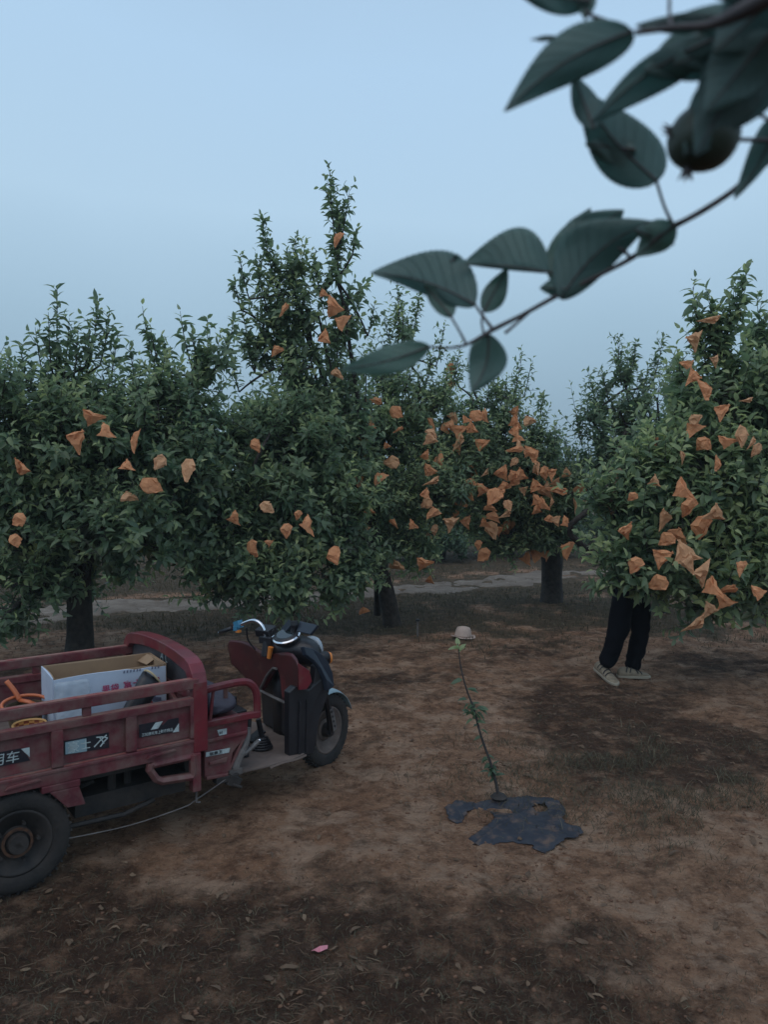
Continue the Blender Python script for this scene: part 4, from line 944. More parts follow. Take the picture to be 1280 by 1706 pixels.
# front guard: pale metal mudguard, fork
b = MB(); V = []; F = []; n = 14; wr = .245
for i in range(n + 1):
    w = math.radians(20 + 130 * i / n)
    for k in range(5):
        a = (k / 4 - .5) * 2; V.append((math.cos(w) * (wr - .018 * a * a), a * .058, math.sin(w) * (wr - .018 * a * a)))
for i in range(n):
    for k in range(4): F.append((i*5+k, i*5+k+1, (i+1)*5+k+1, (i+1)*5+k))
mgp = empty('front_fork', lv(1.775, 0, .217), ST); mgp.parent = trike
b.add(V, F); mg = b.build('mudguard', M['teal'], mgp, sm=True); sm_ = mg.modifiers.new('s', 'SOLIDIFY'); sm_.thickness = .003
b = MB()
for s in (1, -1):
    b.tube([(-.02, s*.062, .0), (-.05, s*.064, .16), (-.10, s*.06, .30), (-.16, s*.05, .46)], [.016, .020, .024, .022], 8); b.tube([(-.02, s*.075, 0), (-.02, s*.03, 0)], .02, 8)
b.build('fork', M['black'], mgp)
b = MB(); b.prism([(-.028, -.086, .01), (.006, -.086, .02), (-.032, -.086, .155), (-.066, -.086, .145)], (0, -.004, 0)); fd = b.build('fork_plate', M['alu'], mgp)
b = MB()
for q_ in range(4): b.box((-.018 - q_*.011, -.0905, .04 + q_*.031), (.016, .002, .012), Matrix.Rotation(.3, 3, 'Y'))
b.build('plate_print', M['black'], fd)
# handlebar, turned to the left
hbp = empty('handlebar', lv(1.42, -.03, .80), math.radians(22)); hbp.parent = trike
barL = smooth_path([(0, .02, -.01), (0, .022, .028), (-.002, .040, .068), (-.005, .076, .093), (-.005, .126, .092), (-.002, .218, .055), (0, .27, .034)], 4)
barR = [(p[0], -p[1], p[2]) for p in barL]
b = MB(); b.tube(barL, .0105, 10); b.tube([(0, 0, -.01), (0, -.05, .02), (.01, -.16, .012), (.015, -.30, -.03)], .0105, 10); b.build('bar', M['chrome'], hbp, sm=True)
for s in (1, -1):
    if s == 1:
        b = MB(); b.tube([(0, .268, .035), (0, .32, .016), (0, .368, -.001)], .0125, 10); g1 = b.build('grip', M['black'], hbp, sm=True)
        b = MB(); b.lathe([(.008, -.004), (.010, 0), (.006, .005)], (0, .373, -.003), 'Y', 10); b.box((0, .258, .045), (.026, .016, .030)); b.build('bar_end', M['chrome'], g1)
b = MB(); b.box((0, .222, .060), (.040, .036, .044), Matrix.Rotation(-.35, 3, 'X')); b.box((-.012, .226, .04), (.028, .028, .026)); b.build('switch_box', mat('blue_plastic', (.05, .20, .32), .35), hbp)
b = MB(); b.box((-.012, .212, .024), (.022, .026, .014)); b.build('switch_button', M['orange'], hbp)
b = MB(); b.box((0.0, .0, -.005), (.06, .09, .04)); b.tube([(-.02, 0, -.10), (0, 0, 0)], .03, 8); b.box((.03, .04, .035), (.08, .10, .045), Matrix.Rotation(-.3, 3, 'Y')); b.build('bar_clamp', M['black'], hbp, bev=.005)
# instrument pod and wedge-shaped screen plates
b = MB(); b.lathe([(.068, -.02), (.076, 0), (.070, .018), (.056, .024)], (0, 0, 0), 'Z', 28)
pod = b.build('instrument_pod', M['black'], trike, loc=lv(1.455, .12, .828), sm=False); pod.rotation_euler = (.15, -.35, 0)
b = MB(); b.lathe([(.073, .002), (.079, .004), (.079, .010), (.072, .016)], (0, 0, 0), 'Z', 36, close=True); b.build('pod_rim', M['chrome'], pod)
b = MB(); b.lathe([(.054, .0245), (.052, .0275)], (0, 0, 0), 'Z', 28); b.build('dial_glass', mat('dial_glass', (.02, .03, .035), .08, spec=.9), pod)
b = MB(); b.prism([lv(1.46, .04, .86), lv(1.45, .12, .865), lv(1.485, .14, .915), lv(1.50, .06, .915)], (.012, 0, -.006)); part(b, 'screen_plate', 'navy', bev=.003)
b = MB(); b.prism([lv(1.485, .17, .868), lv(1.515, .27, .862), lv(1.545, .30, .915), lv(1.515, .16, .92)], (.014, 0, -.008)); part(b, 'screen_plate', 'navy', bev=.003)
b = MB(); b.tube([lv(1.475, .14, .80), lv(1.49, .15, .895)], .018, 8); b.lathe([(.02, -.02), (.024, 0), (.02, .02)], lv(1.488, .15, .90), 'Z', 10); part(b, 'screen_mount', 'black')
b = MB(); b.tube([lv(1.40, .015, .70), lv(1.405, .03, .765)], [.012, .016], 8); part(b, 'fuel_cap', 'orange')
b = MB(); b.tube(smooth_path([lv(1.33, -.12, .86), lv(1.36, -.16, .78), lv(1.40, -.15, .72)], 4), .005, 5); part(b, 'control_cable', 'black'); b = MB(); b.tube(smooth_path([lv(1.42, .02, .85), lv(1.50, -.08, .84), lv(1.52, 0, .76)], 4), .005, 5); part(b, 'control_cable', 'black')

# ---------------------------------------------------------------- cargo in the bed
M['card_in'] = mat('cardboard', (.34, .22, .13), .85, c2=(.28, .18, .11), nscale=6)
M['card_out'] = mat('white_cardboard', (.50, .56, .66), .7, c2=(.42, .47, .57), nscale=5, bump=.003, bscale=8)
M['print_red'] = mat('red_print', (.42, .06, .14), .7); M['print_dark'] = mat('dark_print', (.12, .13, .2), .7)
def cargo(name, label, cat, u, v, z=.49):
    e = empty(name, tw(u, v, z), HD); return tag(e, label, cat)
bx = cargo('cardboard_box', 'long open white cardboard box with red lettering lying in the tricycle bed', 'box', .48, .04)
# corners in trike frame relative to (.48,.04,.49)
def bl(u, v, z): return lv(u - .48, v - .04, z - .49)
cA, cB, cC, cD = (.215, .175), (.735, .185), (.755, -.09), (.235, -.12)
def wall(p, q, z0, z1, th, top=None):
    d = np.array([q[0]-p[0], q[1]-p[1]]); L = np.linalg.norm(d); nrm = np.array([-d[1], d[0]]) / L * th
    b = MB(); n = 14; V = []; F = []
    for k in range(n + 1):
        t = k / n; u, v = p[0] + d[0]*t, p[1] + d[1]*t; bow = .006 * math.sin(math.pi * t)
        zt = z1 + (top(t) if top else 0)
        V += [bl(u - nrm[0]*bow/th, v - nrm[1]*bow/th, z0), bl(u - nrm[0]*bow/th, v - nrm[1]*bow/th, zt), bl(u + nrm[0], v + nrm[1], zt), bl(u + nrm[0], v + nrm[1], z0)]
    for k in range(n):
        for w in range(4): F.append((k*4+w, k*4+(w+1) % 4, (k+1)*4+(w+1) % 4, (k+1)*4+w))
    F += [(0, 1, 2, 3), (n*4+3, n*4+2, n*4+1, n*4)]
    return b.add(V, F)
w1 = wall(cA, cB, .492, .795, .004, lambda t: .004 * math.sin(t * 60) * (t > .5) + .006 * math.sin(t * 5)).build('box_front', M['card_out'], bx)
wall(cD, cA, .492, .80, .004).build('box_end', M['card_out'], bx)
wall(cC, cD, .492, .80, .004).build('box_back', M['card_in'], bx)
wall(cB, cC, .492, .80, .004).build('box_end', M['card_in'], bx)
def inner_(p, q, s):  # brown inner liners
    d = np.array([q[0]-p[0], q[1]-p[1]]); L = np.linalg.norm(d); nn_ = np.array([d[1], -d[0]]) / L * .0065
    p2 = (p[0] + d[0]*.02 + nn_[0], p[1] + d[1]*.02 + nn_[1]); q2 = (q[0] - d[0]*.02 + nn_[0], q[1] - d[1]*.02 + nn_[1]); return wall(p2, q2, .495, .798, .002)
for p_, q_ in ((cA, cB), (cD, cA), (cC, cD), (cB, cC)): inner_(p_, q_, 1).build('box_lining', M['card_in'], bx)
b = MB(); b.prism([bl(*cA, .4915), bl(*cB, .4915), bl(*cC, .4915), bl(*cD, .4915)], (0, 0, .004)); b.build('box_bottom', M['card_in'], bx)
b = MB(); b.prism([bl(.74, -.085, .795), bl(.745, .03, .795), bl(.70, .02, .765), bl(.69, -.085, .765)], (0, 0, .003)); b.build('box_flap', M['card_in'], bx)
fd_ = Vector(bl(*cB, 0)) - Vector(bl(*cA, 0)); fd_.normalize()
def on_front(t, z): return Vector(bl(cA[0] + (cB[0]-cA[0])*t, cA[1] + (cB[1]-cA[1])*t, z)) + Vector((0, -.0065, 0))
text_mesh('果袋', .040, 'lettering', 'print_red', w1, on_front(.405, .705), fd_, (0, 0, 1), weight=.0006)
text_mesh('富士果农', .040, 'lettering', 'print_red', w1, on_front(.595, .710), fd_, (0, 0, 1), xs=1.12, weight=.0006)
b = MB(); b.prism([on_front(.74, .595), on_front(.93, .585), on_front(.93, .60), on_front(.88, .612), on_front(.85, .635), on_front(.80, .63), on_front(.76, .60)], (0, -.001, 0)); b.build('apple_print', mat('print_apple', (.42, .06, .06), .7), w1)
b = MB()
for t in (.60, .63, .66, .69, .72, .745, .86, .89, .92): b.prism([on_front(t, .782), on_front(t + .012, .782), on_front(t + .014, .794), on_front(t + .003, .794)], (0, -.001, 0))
b.prism([on_front(.87, .625), on_front(.95, .622), on_front(.95, .637), on_front(.90, .642), on_front(.89, .65), on_front(.87, .65)], (0, -.001, 0))
b.build('dark_print', M['print_dark'], w1)
# woven basket with orange rim and handle
M['w_red'] = mat('woven_red_brown', (.20, .045, .02), .6); M['w_yel'] = mat('woven_yellow', (.48, .26, .08), .6)
def woven():
    m = bpy.data.materials.new('woven_strips'); m.use_nodes = True; t = m.node_tree; N = t.nodes; Lk = t.links; b = N['Principled BSDF']; b.inputs['Roughness'].default_value = .55
    uv = N.new('ShaderNodeTexCoord'); sx = N.new('ShaderNodeSeparateXYZ'); Lk.new(uv.outputs['Object'], sx.inputs[0])
    an = N.new('ShaderNodeMath'); an.operation = 'ARCTAN2'; Lk.new(sx.outputs['Y'], an.inputs[0]); Lk.new(sx.outputs['X'], an.inputs[1])
    cb = N.new('ShaderNodeCombineXYZ'); m1 = N.new('ShaderNodeMath'); m1.operation = 'MULTIPLY'; m1.inputs[1].default_value = 18 / (2*math.pi); Lk.new(an.outputs[0], m1.inputs[0])
    m2 = N.new('ShaderNodeMath'); m2.operation = 'MULTIPLY'; m2.inputs[1].default_value = 48; Lk.new(sx.outputs['Z'], m2.inputs[0])
    Lk.new(m1.outputs[0], cb.inputs[0]); Lk.new(m2.outputs[0], cb.inputs[1]); cb.inputs[2].default_value = .5
    ck = N.new('ShaderNodeTexChecker'); ck.inputs['Scale'].default_value = 1; Lk.new(cb.outputs[0], ck.inputs['Vector'])
    ck.inputs['Color1'].default_value = (.20, .045, .018, 1); ck.inputs['Color2'].default_value = (.52, .25, .07, 1); Lk.new(ck.outputs['Color'], b.inputs['Base Color']); return m
M['woven'] = woven()
bk = cargo('woven_basket', 'small woven basket in red-brown and yellow strips, lying beside the white box', 'basket', .115, .16, .492)
b = MB(); b.lathe([(.055, 0), (.062, .04), (.068, .085), (.070, .115), (.066, .115), (.063, .085), (.058, .04), (.050, .004)], n=36, close=True); b.lathe([(.052, .002), (.052, .006)], n=36)
b.build('basket_wall', M['woven'], bk)
b = MB(); b.lathe([(.070, .112), (.074, .118), (.070, .124), (.064, .118)], n=36, close=True); b.build('basket_rim', M['w_yel'], bk)
ob = cargo('orange_basket', 'mottled basket with orange rim and raised handle, beside the end of the white box', 'basket', .135, -.02, .492)
b = MB(); pts = [(math.cos(w)*.10, math.sin(w)*.075, .165 + .02*math.sin(w)) for w in np.linspace(0, 2*math.pi, 26)]; b.tube(pts, .008, 6, cap=False); b.build('rim', mat('orange_plastic', (.55, .14, .05), .4), ob, sm=True)
b = MB(); b.tube(smooth_path([(-.01, .055, .17), (-.03, .075, .215), (-.06, .095, .262)], 4), .009, 6, flat=1.8); b.tube([(-.01, .055, .17), (.02, .02, .165), (.05, 0, .15)], .009, 6, flat=1.6); b.build('handle', bpy.data.materials['orange_plastic'], ob, sm=True)
b = MB(); b.lathe([(.055, 0), (.07, .08), (.085, .16), (.081, .16), (.066, .08), (.05, .005)], n=24, close=True); b.build('basket_wall', mat('mottled_weave', (.16, .11, .06), .8, c2=(.05, .035, .02), nscale=40), ob)
# clear plastic bags
M['film'] = mat('clear_film', (.60, .66, .72), .25, alpha=.42, spec=.7, bump=.01, bscale=22)
M['film2'] = mat('milky_film', (.48, .56, .60), .3, alpha=.75, spec=.6, bump=.012, bscale=18, c2=(.28, .42, .46), nscale=9)
pb = cargo('plastic_bag', 'crumpled clear plastic bag in front of the white box, beside the basket', 'plastic bag', .285, .33, .492)
b = MB(); pillow(b, (0, 0, .075), (.15, .12, .145), 10, 2.2, .010, 5); b.build('bag_film', M['film2'], pb, sub=1, sm=True)
pb = cargo('plastic_bag', 'bulging clear plastic bag with greenish contents beside the black boots', 'plastic bag', .415, .33, .492)
b = MB(); pillow(b, (0, 0, .08), (.14, .13, .155), 10, 2.2, .007, 6); b.build('bag_film', M['film2'], pb, sub=1, sm=True)
pb = cargo('plastic_bag', 'thin clear plastic sheet draped over the front left corner of the white box', 'plastic bag', .28, .225, .492)
b = MB(); V = []; F = []; rr_ = np.random.default_rng(3)
for i in range(9):
    for k in range(9):
        V.append((-.075 + .15*k/8 + rr_.normal(0, .004), -.0 - .05*(1 - i/8)**2 + rr_.normal(0, .006) + .005, .30*i/8))
for i in range(8):
    for k in range(8): F.append((i*9+k, i*9+k+1, (i+1)*9+k+1, (i+1)*9+k))
b.add(V, F); fo = b.build('bag_film', M['film'], pb, sm=True, sub=1); so_ = fo.modifiers.new('s', 'SOLIDIFY'); so_.thickness = .001
# black boots with pale trim
def boot(u, v, pts, rads, name_label, trim=True):
    e = cargo('rubber_boot', name_label, 'boot', u, v, .492)
    b = MB(); P_ = [lv(a-u, c-v, z-.492) for a, c, z in pts]; n = 16
    b.tube(P_, rads, n, flat=.62); bo = b.build('boot_body', M['black'], e, sm=True)
    # hollow opening: dark lining sunk below a rim
    top = Vector(P_[-1]); d = (Vector(P_[-1]) - Vector(P_[-2])).normalized()
    ref = Vector((0, 0, 1)); a_ = (ref - d*ref.dot(d)).normalized(); c_ = d.cross(a_)
    ring = [top + d*.004 + a_*math.cos(w)*rads[-1] + c_*math.sin(w)*rads[-1]*.62 for w in np.linspace(0, 2*math.pi, 25)]
    b = MB(); b.tube(ring, .0052, 6, cap=False); b.build('trim', mat('pale_trim', (.50, .38, .22), .7), e, sm=True)
    return e
boot(.56, .335, [(.50,.33,.50),(.49,.335,.55),(.52,.33,.62),(.565,.32,.69),(.60,.31,.74),(.625,.30,.76)], [.05,.06,.055,.052,.055,.06], 'black boot with a pale rim standing open against the white box, taller of the pair')
boot(.62, .36, [(.58,.36,.50),(.585,.36,.55),(.60,.35,.60),(.615,.345,.64)], [.035,.04,.036,.034], 'smaller black boot with a pale rim beneath the taller one')
# ---------------------------------------------------------------- person standing behind the right tree
M['skin'] = mat('skin', (.42, .25, .18), .55); M['trousers'] = mat('black_trousers', (.006, .006, .009), .95, spec=.15, bump=.035, bscale=5)
M['shirt'] = mat('dark_grey_shirt', (.05, .055, .07), .85, bump=.01, bscale=9); M['hair'] = mat('black_hair', (.012, .01, .01), .6)
M['shoe'] = mat('beige_shoe', (.34, .27, .19), .8, c2=(.22, .17, .12), nscale=25); M['shoe_dark'] = mat('shoe_dark', (.03, .028, .03), .7)
def skin_obj(name, chains, root_xyz, m, parent, sub=2):
    """chains: list of lists of (xyz, radius); chains share joints by position"""
    vid = {}; V = []; R_ = []; E_ = []
    def vtx(p, r):
        k = tuple(round(c, 4) for c in p)
        if k not in vid: vid[k] = len(V); V.append(p); R_.append(r)
        return vid[k]
    for ch in chains:
        ids = [vtx(p, r) for p, r in ch]
        E_ += [(ids[i], ids[i+1]) for i in range(len(ids)-1)]
    me = bpy.data.meshes.new(name); me.from_pydata(V, E_, []); me.materials.append(m)
    o = link(name, me, parent)
    sk = o.modifiers.new('skin', 'SKIN'); sk.use_smooth_shade = True
    lay = me.skin_vertices[0] if me.skin_vertices else None
    if lay is None:
        import bmesh
        bm = bmesh.new(); bm.from_mesh(me); bm.verts.layers.skin.verify(); bm.to_mesh(me); bm.free(); lay = me.skin_vertices[0]
    rid = vid[tuple(round(c, 4) for c in root_xyz)]
    for i, r in enumerate(R_):
        rr_ = r if hasattr(r, '__len__') else (r, r)
        lay.data[i].radius = rr_; lay.data[i].use_root = (i == rid)
    ss = o.modifiers.new('sub', 'SUBSURF'); ss.levels = sub; ss.render_levels = sub
    return o
pg = gnd(1047, 1128); pz = gz(pg[0], pg[1])
person = empty('person', (pg[0], pg[1], pz))
tag(person, 'person in black trousers and beige sneakers, upper body hidden by the right apple tree', 'person')
def pp(px, py, dY=0.0):   # point on the person's plane, local
    q = at(px, py, pg[1] + dY); return (q[0] - pg[0], q[1] - pg[1], q[2] - pz)
hip = pp(1053, 968); hl = pp(1040, 985, -.02); hr = pp(1066, 985, .04)
kl = pp(1030, 1056, -.10); al_ = pp(1008, 1112, -.02); kr = pp(1067, 1058, .02); ar = pp(1052, 1116, .10)
chest = pp(1056, 905); neck = pp(1056, 868); head = pp(1050, 838, -.03); crown = pp(1049, 822, -.03)
sl_ = pp(1030, 882, -.02); sr_ = pp(1084, 882, .06); ell = pp(1018, 850, -.25); elr = pp(1098, 850, -.18); wl_ = pp(1028, 815, -.33); wr_ = pp(1090, 812, -.32)
hands = []
def hand_chain(w, e, side):
    w = np.array(w); d = w - np.array(e); d = d / np.linalg.norm(d); s = np.cross(d, [0, 0, 1.]) ; s = s / np.linalg.norm(s) * side; nrm = np.cross(s, d)
    ch = []; palm = w + d * .05; knl = w + d * .085
    base = [(tuple(w), .024), (tuple(palm), (.034, .02)), (tuple(knl), (.034, .016))]; ch.append(base)
    for i, (o, L) in enumerate(((-.027, .068), (-.009, .078), (.009, .074), (.026, .058))):
        k = knl + s * o + d * .012; ch.append([(tuple(knl), (.034, .016)), (tuple(k), .0095), (tuple(k + d*L*.45 + nrm*.008), .0085), (tuple(k + d*L*.75 + nrm*.026), .008), (tuple(k + d*L*.9 + nrm*.045), .0065)])
    ch.append([(tuple(palm), (.034, .02)), (tuple(palm - s*.04 + nrm*.01), .011), (tuple(palm - s*.055 + d*.035 + nrm*.025), .009)])
    return ch
skin_obj('body', [[(hip, .12), (pp(1055, 935), .115), (chest, .14), (neck, .055), (head, .085), (crown, .07)],
                  [(hip, .12), (hl, .085), (kl, .055), (al_, .037)], [(hip, .12), (hr, .085), (kr, .055), (ar, .037)],
                  [(chest, .14), (sl_, .05), (ell, .038), (wl_, .024)], [(chest, .14), (sr_, .05), (elr, .038), (wr_, .024)]]
         + hand_chain(wl_, ell, 1) + hand_chain(wr_, elr, -1), hip, M['skin'], person)
skin_obj('trousers', [[(hip, (.15, .13)), (pp(1054, 945), (.135, .12))], [(hip, (.15, .13)), (hl, .105), (pp(1036, 1020, -.06), .098), (kl, .090), (pp(1018, 1088, -.06), .082), (al_, .078)],
                      [(hip, (.15, .13)), (hr, .105), (pp(1068, 1020, .03), .096), (kr, .084), (pp(1059, 1090, .06), .072), (ar, .070)]], hip, M['trousers'], person)
tx = bpy.data.textures.new('cloth_folds', 'CLOUDS'); tx.noise_scale = .09; tx.noise_depth = 2
dm = bpy.data.objects['trousers'].modifiers.new('folds', 'DISPLACE'); dm.texture = tx; dm.strength = .045; dm.texture_coords = 'LOCAL'
skin_obj('shirt', [[(hip, (.155, .135)), (pp(1055, 935), .135), (chest, .155), (pp(1056, 880), .07)], [(chest, .155), (sl_, .066), (ell, .056)], [(chest, .155), (sr_, .066), (elr, .056)]], hip, M['shirt'], person)
b = MB(); hc = Vector(pp(1050, 830, -.02)); loft(b, [((hc.x-.088, hc.y, hc.z+.01), .03, .03), ((hc.x-.06, hc.y, hc.z+.02), .08, .07), ((hc.x, hc.y+.01, hc.z+.03), .10, .085), ((hc.x+.06, hc.y+.01, hc.z+.02), .08, .07), ((hc.x+.09, hc.y, hc.z), .03, .03)])
b.build('hair', M['hair'], person, sm=True)
b = MB(); hv = Vector(head)
for s in (-1, 1): b.lathe([(.004, -.006), (.010, 0), (.004, .006)], (hv.x + s*.032 - .01, hv.y - .088, hv.z + .01), 'Y', 10)
b.build('eye', M['hair'], person)
b = MB(); b.prism([(hv.x - .02, hv.y - .085, hv.z - .015), (hv.x, hv.y - .085, hv.z - .015), (hv.x - .01, hv.y - .085, hv.z + .02)], (0, -.022, 0)); b.build('nose', M['skin'], person, bev=.004)
b = MB(); b.box((hv.x - .01, hv.y - .087, hv.z - .038), (.045, .008, .008)); b.build('mouth', mat('lips', (.30, .12, .10), .6), person)
def shoe(heel, toe, lift=0.0):
    h = Vector((heel[0] - pg[0], heel[1] - pg[1], .0)); t = Vector((toe[0] - pg[0], toe[1] - pg[1], .0)); d = (t - h); L = d.length; d.normalize(); s = d.cross(Vector((0, 0, 1)))
    prof = [(0, .030, .045, .070), (.06, .038, .04, .085), (.22, .040, .035, .095), (.42, .038, .03, .082), (.62, .044, .03, .062), (.82, .044, .025, .046), (.95, .032, .02, .036), (1.0, .014, .018, .026)]
    b = MB(); so = MB(); V = []; F = []; n = 12
    for k_, (tt, w, _, ht) in enumerate(prof):
        c = h + d * L * tt; zl = lift * (1 - tt)
        for i in range(n):
            a = math.pi * i / (n - 1); V.append(tuple(c + s * (math.cos(a) * w) + Vector((0, 0, .018 + zl + math.sin(a) ** .7 * (ht - .018)))))
    for k_ in range(len(prof) - 1):
        for i in range(n - 1): F.append((k_*n+i, k_*n+i+1, (k_+1)*n+i+1, (k_+1)*n+i))
        F.append((k_*n, (k_+1)*n, (k_+1)*n+n-1, k_*n+n-1))
    F += [tuple(range(n)), tuple((len(prof)-1)*n + i for i in range(n))[::-1]]
    b.add(V, F); u_ = b.build('shoe', M['shoe'], person, sm=True)
    V = []; F = []
    for tt, w, _, ht in prof:
        c = h + d * L * (tt * 1.04 - .02); zl = lift * (1 - tt)
        V += [tuple(c + s*(w+.006) + Vector((0,0,.024+zl))), tuple(c - s*(w+.006) + Vector((0,0,.024+zl))), tuple(c - s*(w+.003) + Vector((0,0,zl))), tuple(c + s*(w+.003) + Vector((0,0,zl)))]
    for k_ in range(len(prof) - 1):
        for i in range(4): F.append((k_*4+i, k_*4+(i+1) % 4, (k_+1)*4+(i+1) % 4, (k_+1)*4+i))
    F += [(0,1,2,3), tuple((len(prof)-1)*4 + i for i in (3,2,1,0))]
    so.add(V, F); so.build('sole', mat('pale_sole', (.40, .34, .26), .7), u_, bev=.004)
    for tt, hh in ((.35, .083), (.45, .079), (.55, .07)):
        pass
    bb2 = MB(); 
    for tt in (.30, .42, .54, .66):
        k_ = np.interp(tt, [p[0] for p in prof], [p[3] for p in prof]); w = np.interp(tt, [p[0] for p in prof], [p[1] for p in prof]); c = h + d * L * tt; zl = lift * (1 - tt)
        pts = [c + s * (math.cos(a) * (w + .002)) + Vector((0, 0, .02 + zl + math.sin(a) ** .7 * (k_ - .017))) for a in np.linspace(.35, math.pi - .35, 9)]
        pts = [p + d * (.018 * (i - 4) / 4 * (1 if tt < .5 else -1)) for i, p in enumerate(pts)]
        bb2.tube(pts, .0048, 5)
    bb2.build('shoe_stripes', M['shoe_dark'], u_)
shoe(gnd(996, 1122) + [0, .0, 0], gnd(1027, 1142), .035)
shoe(gnd(1030, 1128), gnd(1083, 1129))

# ---------------------------------------------------------------- straw hat, riser pipe, pink scrap
hg = gnd(772, 1064); hz = gz(hg[0], hg[1])
hat = empty('sun_hat', (hg[0], hg[1], hz)); tag(hat, 'pale beige sun hat with a round crown lying on the bare soil', 'hat'); hat.rotation_euler = (-.06, .05, 0)
M['hat'] = mat('hat_cloth', (.52, .40, .34), .9, c2=(.43, .33, .28), nscale=12, bump=.004, bscale=60)
b = MB(); k = 28; prof = [(.098, .008), (.092, .030), (.080, .085), (.066, .112), (.03, .122), (.0005, .123), (.0005, .118), (.062, .107), (.075, .08), (.087, .03), (.092, .010)]
b.lathe(prof, n=k, close=True); b.build('hat_crown', M['hat'], hat, sm=True)
b = MB(); V = []; F = []
for j in range(5):
    for i in range(36):
        w = 2*math.pi*i/36; r = .09 + .043*j/4; z = .012 - .004*(j/4) + .016*(j/4)*math.sin(w*2+1) + .006*(j/4)*math.sin(w*5); V.append((r*math.cos(w), r*math.sin(w)*.95, max(z, .004)))
for j in range(4):
    for i in range(36): F.append((j*36+i, j*36+(i+1) % 36, (j+1)*36+(i+1) % 36, (j+1)*36+i))
b.add(V, F); o = b.build('hat_brim', M['hat'], hat, sm=True); q = o.modifiers.new('s', 'SOLIDIFY'); q.thickness = .003
b = MB(); b.lathe([(.0955, .014), (.0925, .034), (.0945, .034), (.0975, .014)], n=28, close=True); b.build('hat_band', mat('hat_band', (.42, .32, .27), .9), hat, sm=True)
sg = gnd(696, 1060); sz_ = gz(sg[0], sg[1])
st_ = empty('riser_pipe', (sg[0], sg[1], sz_)); tag(st_, 'short thin grey pipe with a flat cap standing in the ground left of the hat', 'pipe')
b = MB(); b.tube([(0, 0, -.03), (.002, 0, .17)], .011, 10); b.build('pipe', M['alu'], st_)
b = MB(); b.lathe([(.012, .165), (.024, .17), (.024, .185), (.016, .192)], n=14); b.build('pipe_cap', M['black'], st_)
b = MB(); pk = gnd(533, 1588); kz = gz(pk[0], pk[1]); rr_ = np.random.default_rng(8)
out_ = [(-.030, -.012), (-.018, -.022), (-.004, -.020), (.004, -.026), (.016, -.018), (.028, .0), (.027, .020), (.010, .017), (-.014, .008)]
V = [(0, 0, .022)] + [(x, y, .008 + .012*rr_.random()) for x, y in out_]; F = [(0, i+1, (i+1) % len(out_) + 1) for i in range(len(out_))]
b.add(V, F); ps = b.build('paper_scrap', mat('pink_scrap', (.62, .22, .26), .6), None, loc=(pk[0], pk[1], kz + .0)); q = ps.modifiers.new('s', 'SOLIDIFY'); q.thickness = .0015
tag(ps, 'small torn pink scrap lying on dark litter in the foreground', 'scrap')

# ---------------------------------------------------------------- buried sheet of blue-black mulch film
fo_ = [(772,1347),(800,1338),(838,1337),(880,1329),(918,1334),(943,1352),(940,1372),(958,1380),(974,1392),(964,1400),(944,1404),(930,1413),(905,1426),(893,1419),(872,1412),(858,1405),(830,1408),(800,1410),(782,1407),(781,1398),(800,1386),(816,1377),(826,1367),(818,1354),(796,1351)]
fw_ = np.array([gnd(x, y)[:2] for x, y in fo_])
def inside(px, py, poly):
    r = np.zeros(px.shape, bool); n = len(poly)
    for i in range(n):
        x1, y1 = poly[i]; x2, y2 = poly[(i+1) % n]
        c = ((y1 > py) != (y2 > py)) & (px < (x2-x1)*(py-y1)/(y2-y1+1e-12) + x1); r ^= c
    return r
st = .0065; gx2 = np.arange(gnd(736,1352)[0]-.03, fw_[:,0].max()+.03, st); gy2 = np.arange(fw_[:,1].min()-.03, fw_[:,1].max()+.03, st); X2, Y2 = np.meshgrid(gx2, gy2)
wx = (vnoise(X2, Y2, 22, 51) - .5)*.02 + (vnoise(X2, Y2, 60, 52) - .5)*.010; wy = (vnoise(X2, Y2, 22, 53) - .5)*.02 + (vnoise(X2, Y2, 60, 54) - .5)*.010
keep = inside(X2 + wx, Y2 + wy, fw_)
fw2 = np.array([gnd(x, y)[:2] for x, y in [(740,1352),(758,1342),(790,1340),(800,1345),(780,1358),(772,1372),(757,1374),(746,1366)]])
keep |= inside(X2 + wx, Y2 + wy, fw2)
for (x, y, rx, ry) in ((899,1352,11,6),(960,1372,20,9),(845,1412,40,6)):
    c = gnd(x, y); ex = gnd(x+rx, y)[0]-c[0]; ey = abs(gnd(x, y-ry)[1]-c[1]); keep &= ((X2+wx*.8-c[0])/ex)**2 + ((Y2+wy*.8-c[1])/ey)**2 > 1
Z2 = ghgt(X2, Y2) + .0065 + .022*(vnoise(X2, Y2, 8, 55) - .5) + .004*vnoise(X2 + Y2, Y2 - X2*.4, 30, 56)
fa, fb = gnd(800, 1404), gnd(890, 1362); dd = np.abs(seg_dist(X2, Y2 - .05*np.sin((X2-fa[0])*7), fa[:2], fb[:2])); Z2 += .014*np.exp(-(dd/.012)**2)
idx = np.arange(X2.size).reshape(X2.shape); Q = np.stack([idx[:-1,:-1], idx[:-1,1:], idx[1:,1:], idx[1:,:-1]], -1); kq = keep[:-1,:-1] & keep[1:,1:] & keep[:-1,1:] & keep[1:,:-1]
Q = Q[kq]; used = np.unique(Q); rm = np.full(X2.size, -1); rm[used] = np.arange(len(used))
M['mulch'] = mat('mulch_film', (.022, .025, .036), .6, c2=(.040, .042, .052), nscale=9, c3=(.15, .095, .07), n3=14, f3=(.52, .74), spec=.25, coords='Object')
fm = link('mulch_film', np_mesh('mulch_film', np.stack([X2.ravel(), Y2.ravel(), Z2.ravel()], 1)[used], rm[Q], M['mulch']))
tag(fm, 'torn blue-black plastic mulch sheet half buried in soil around the young sapling', 'plastic sheet')
q = fm.modifiers.new('s', 'SOLIDIFY'); q.thickness = .0012

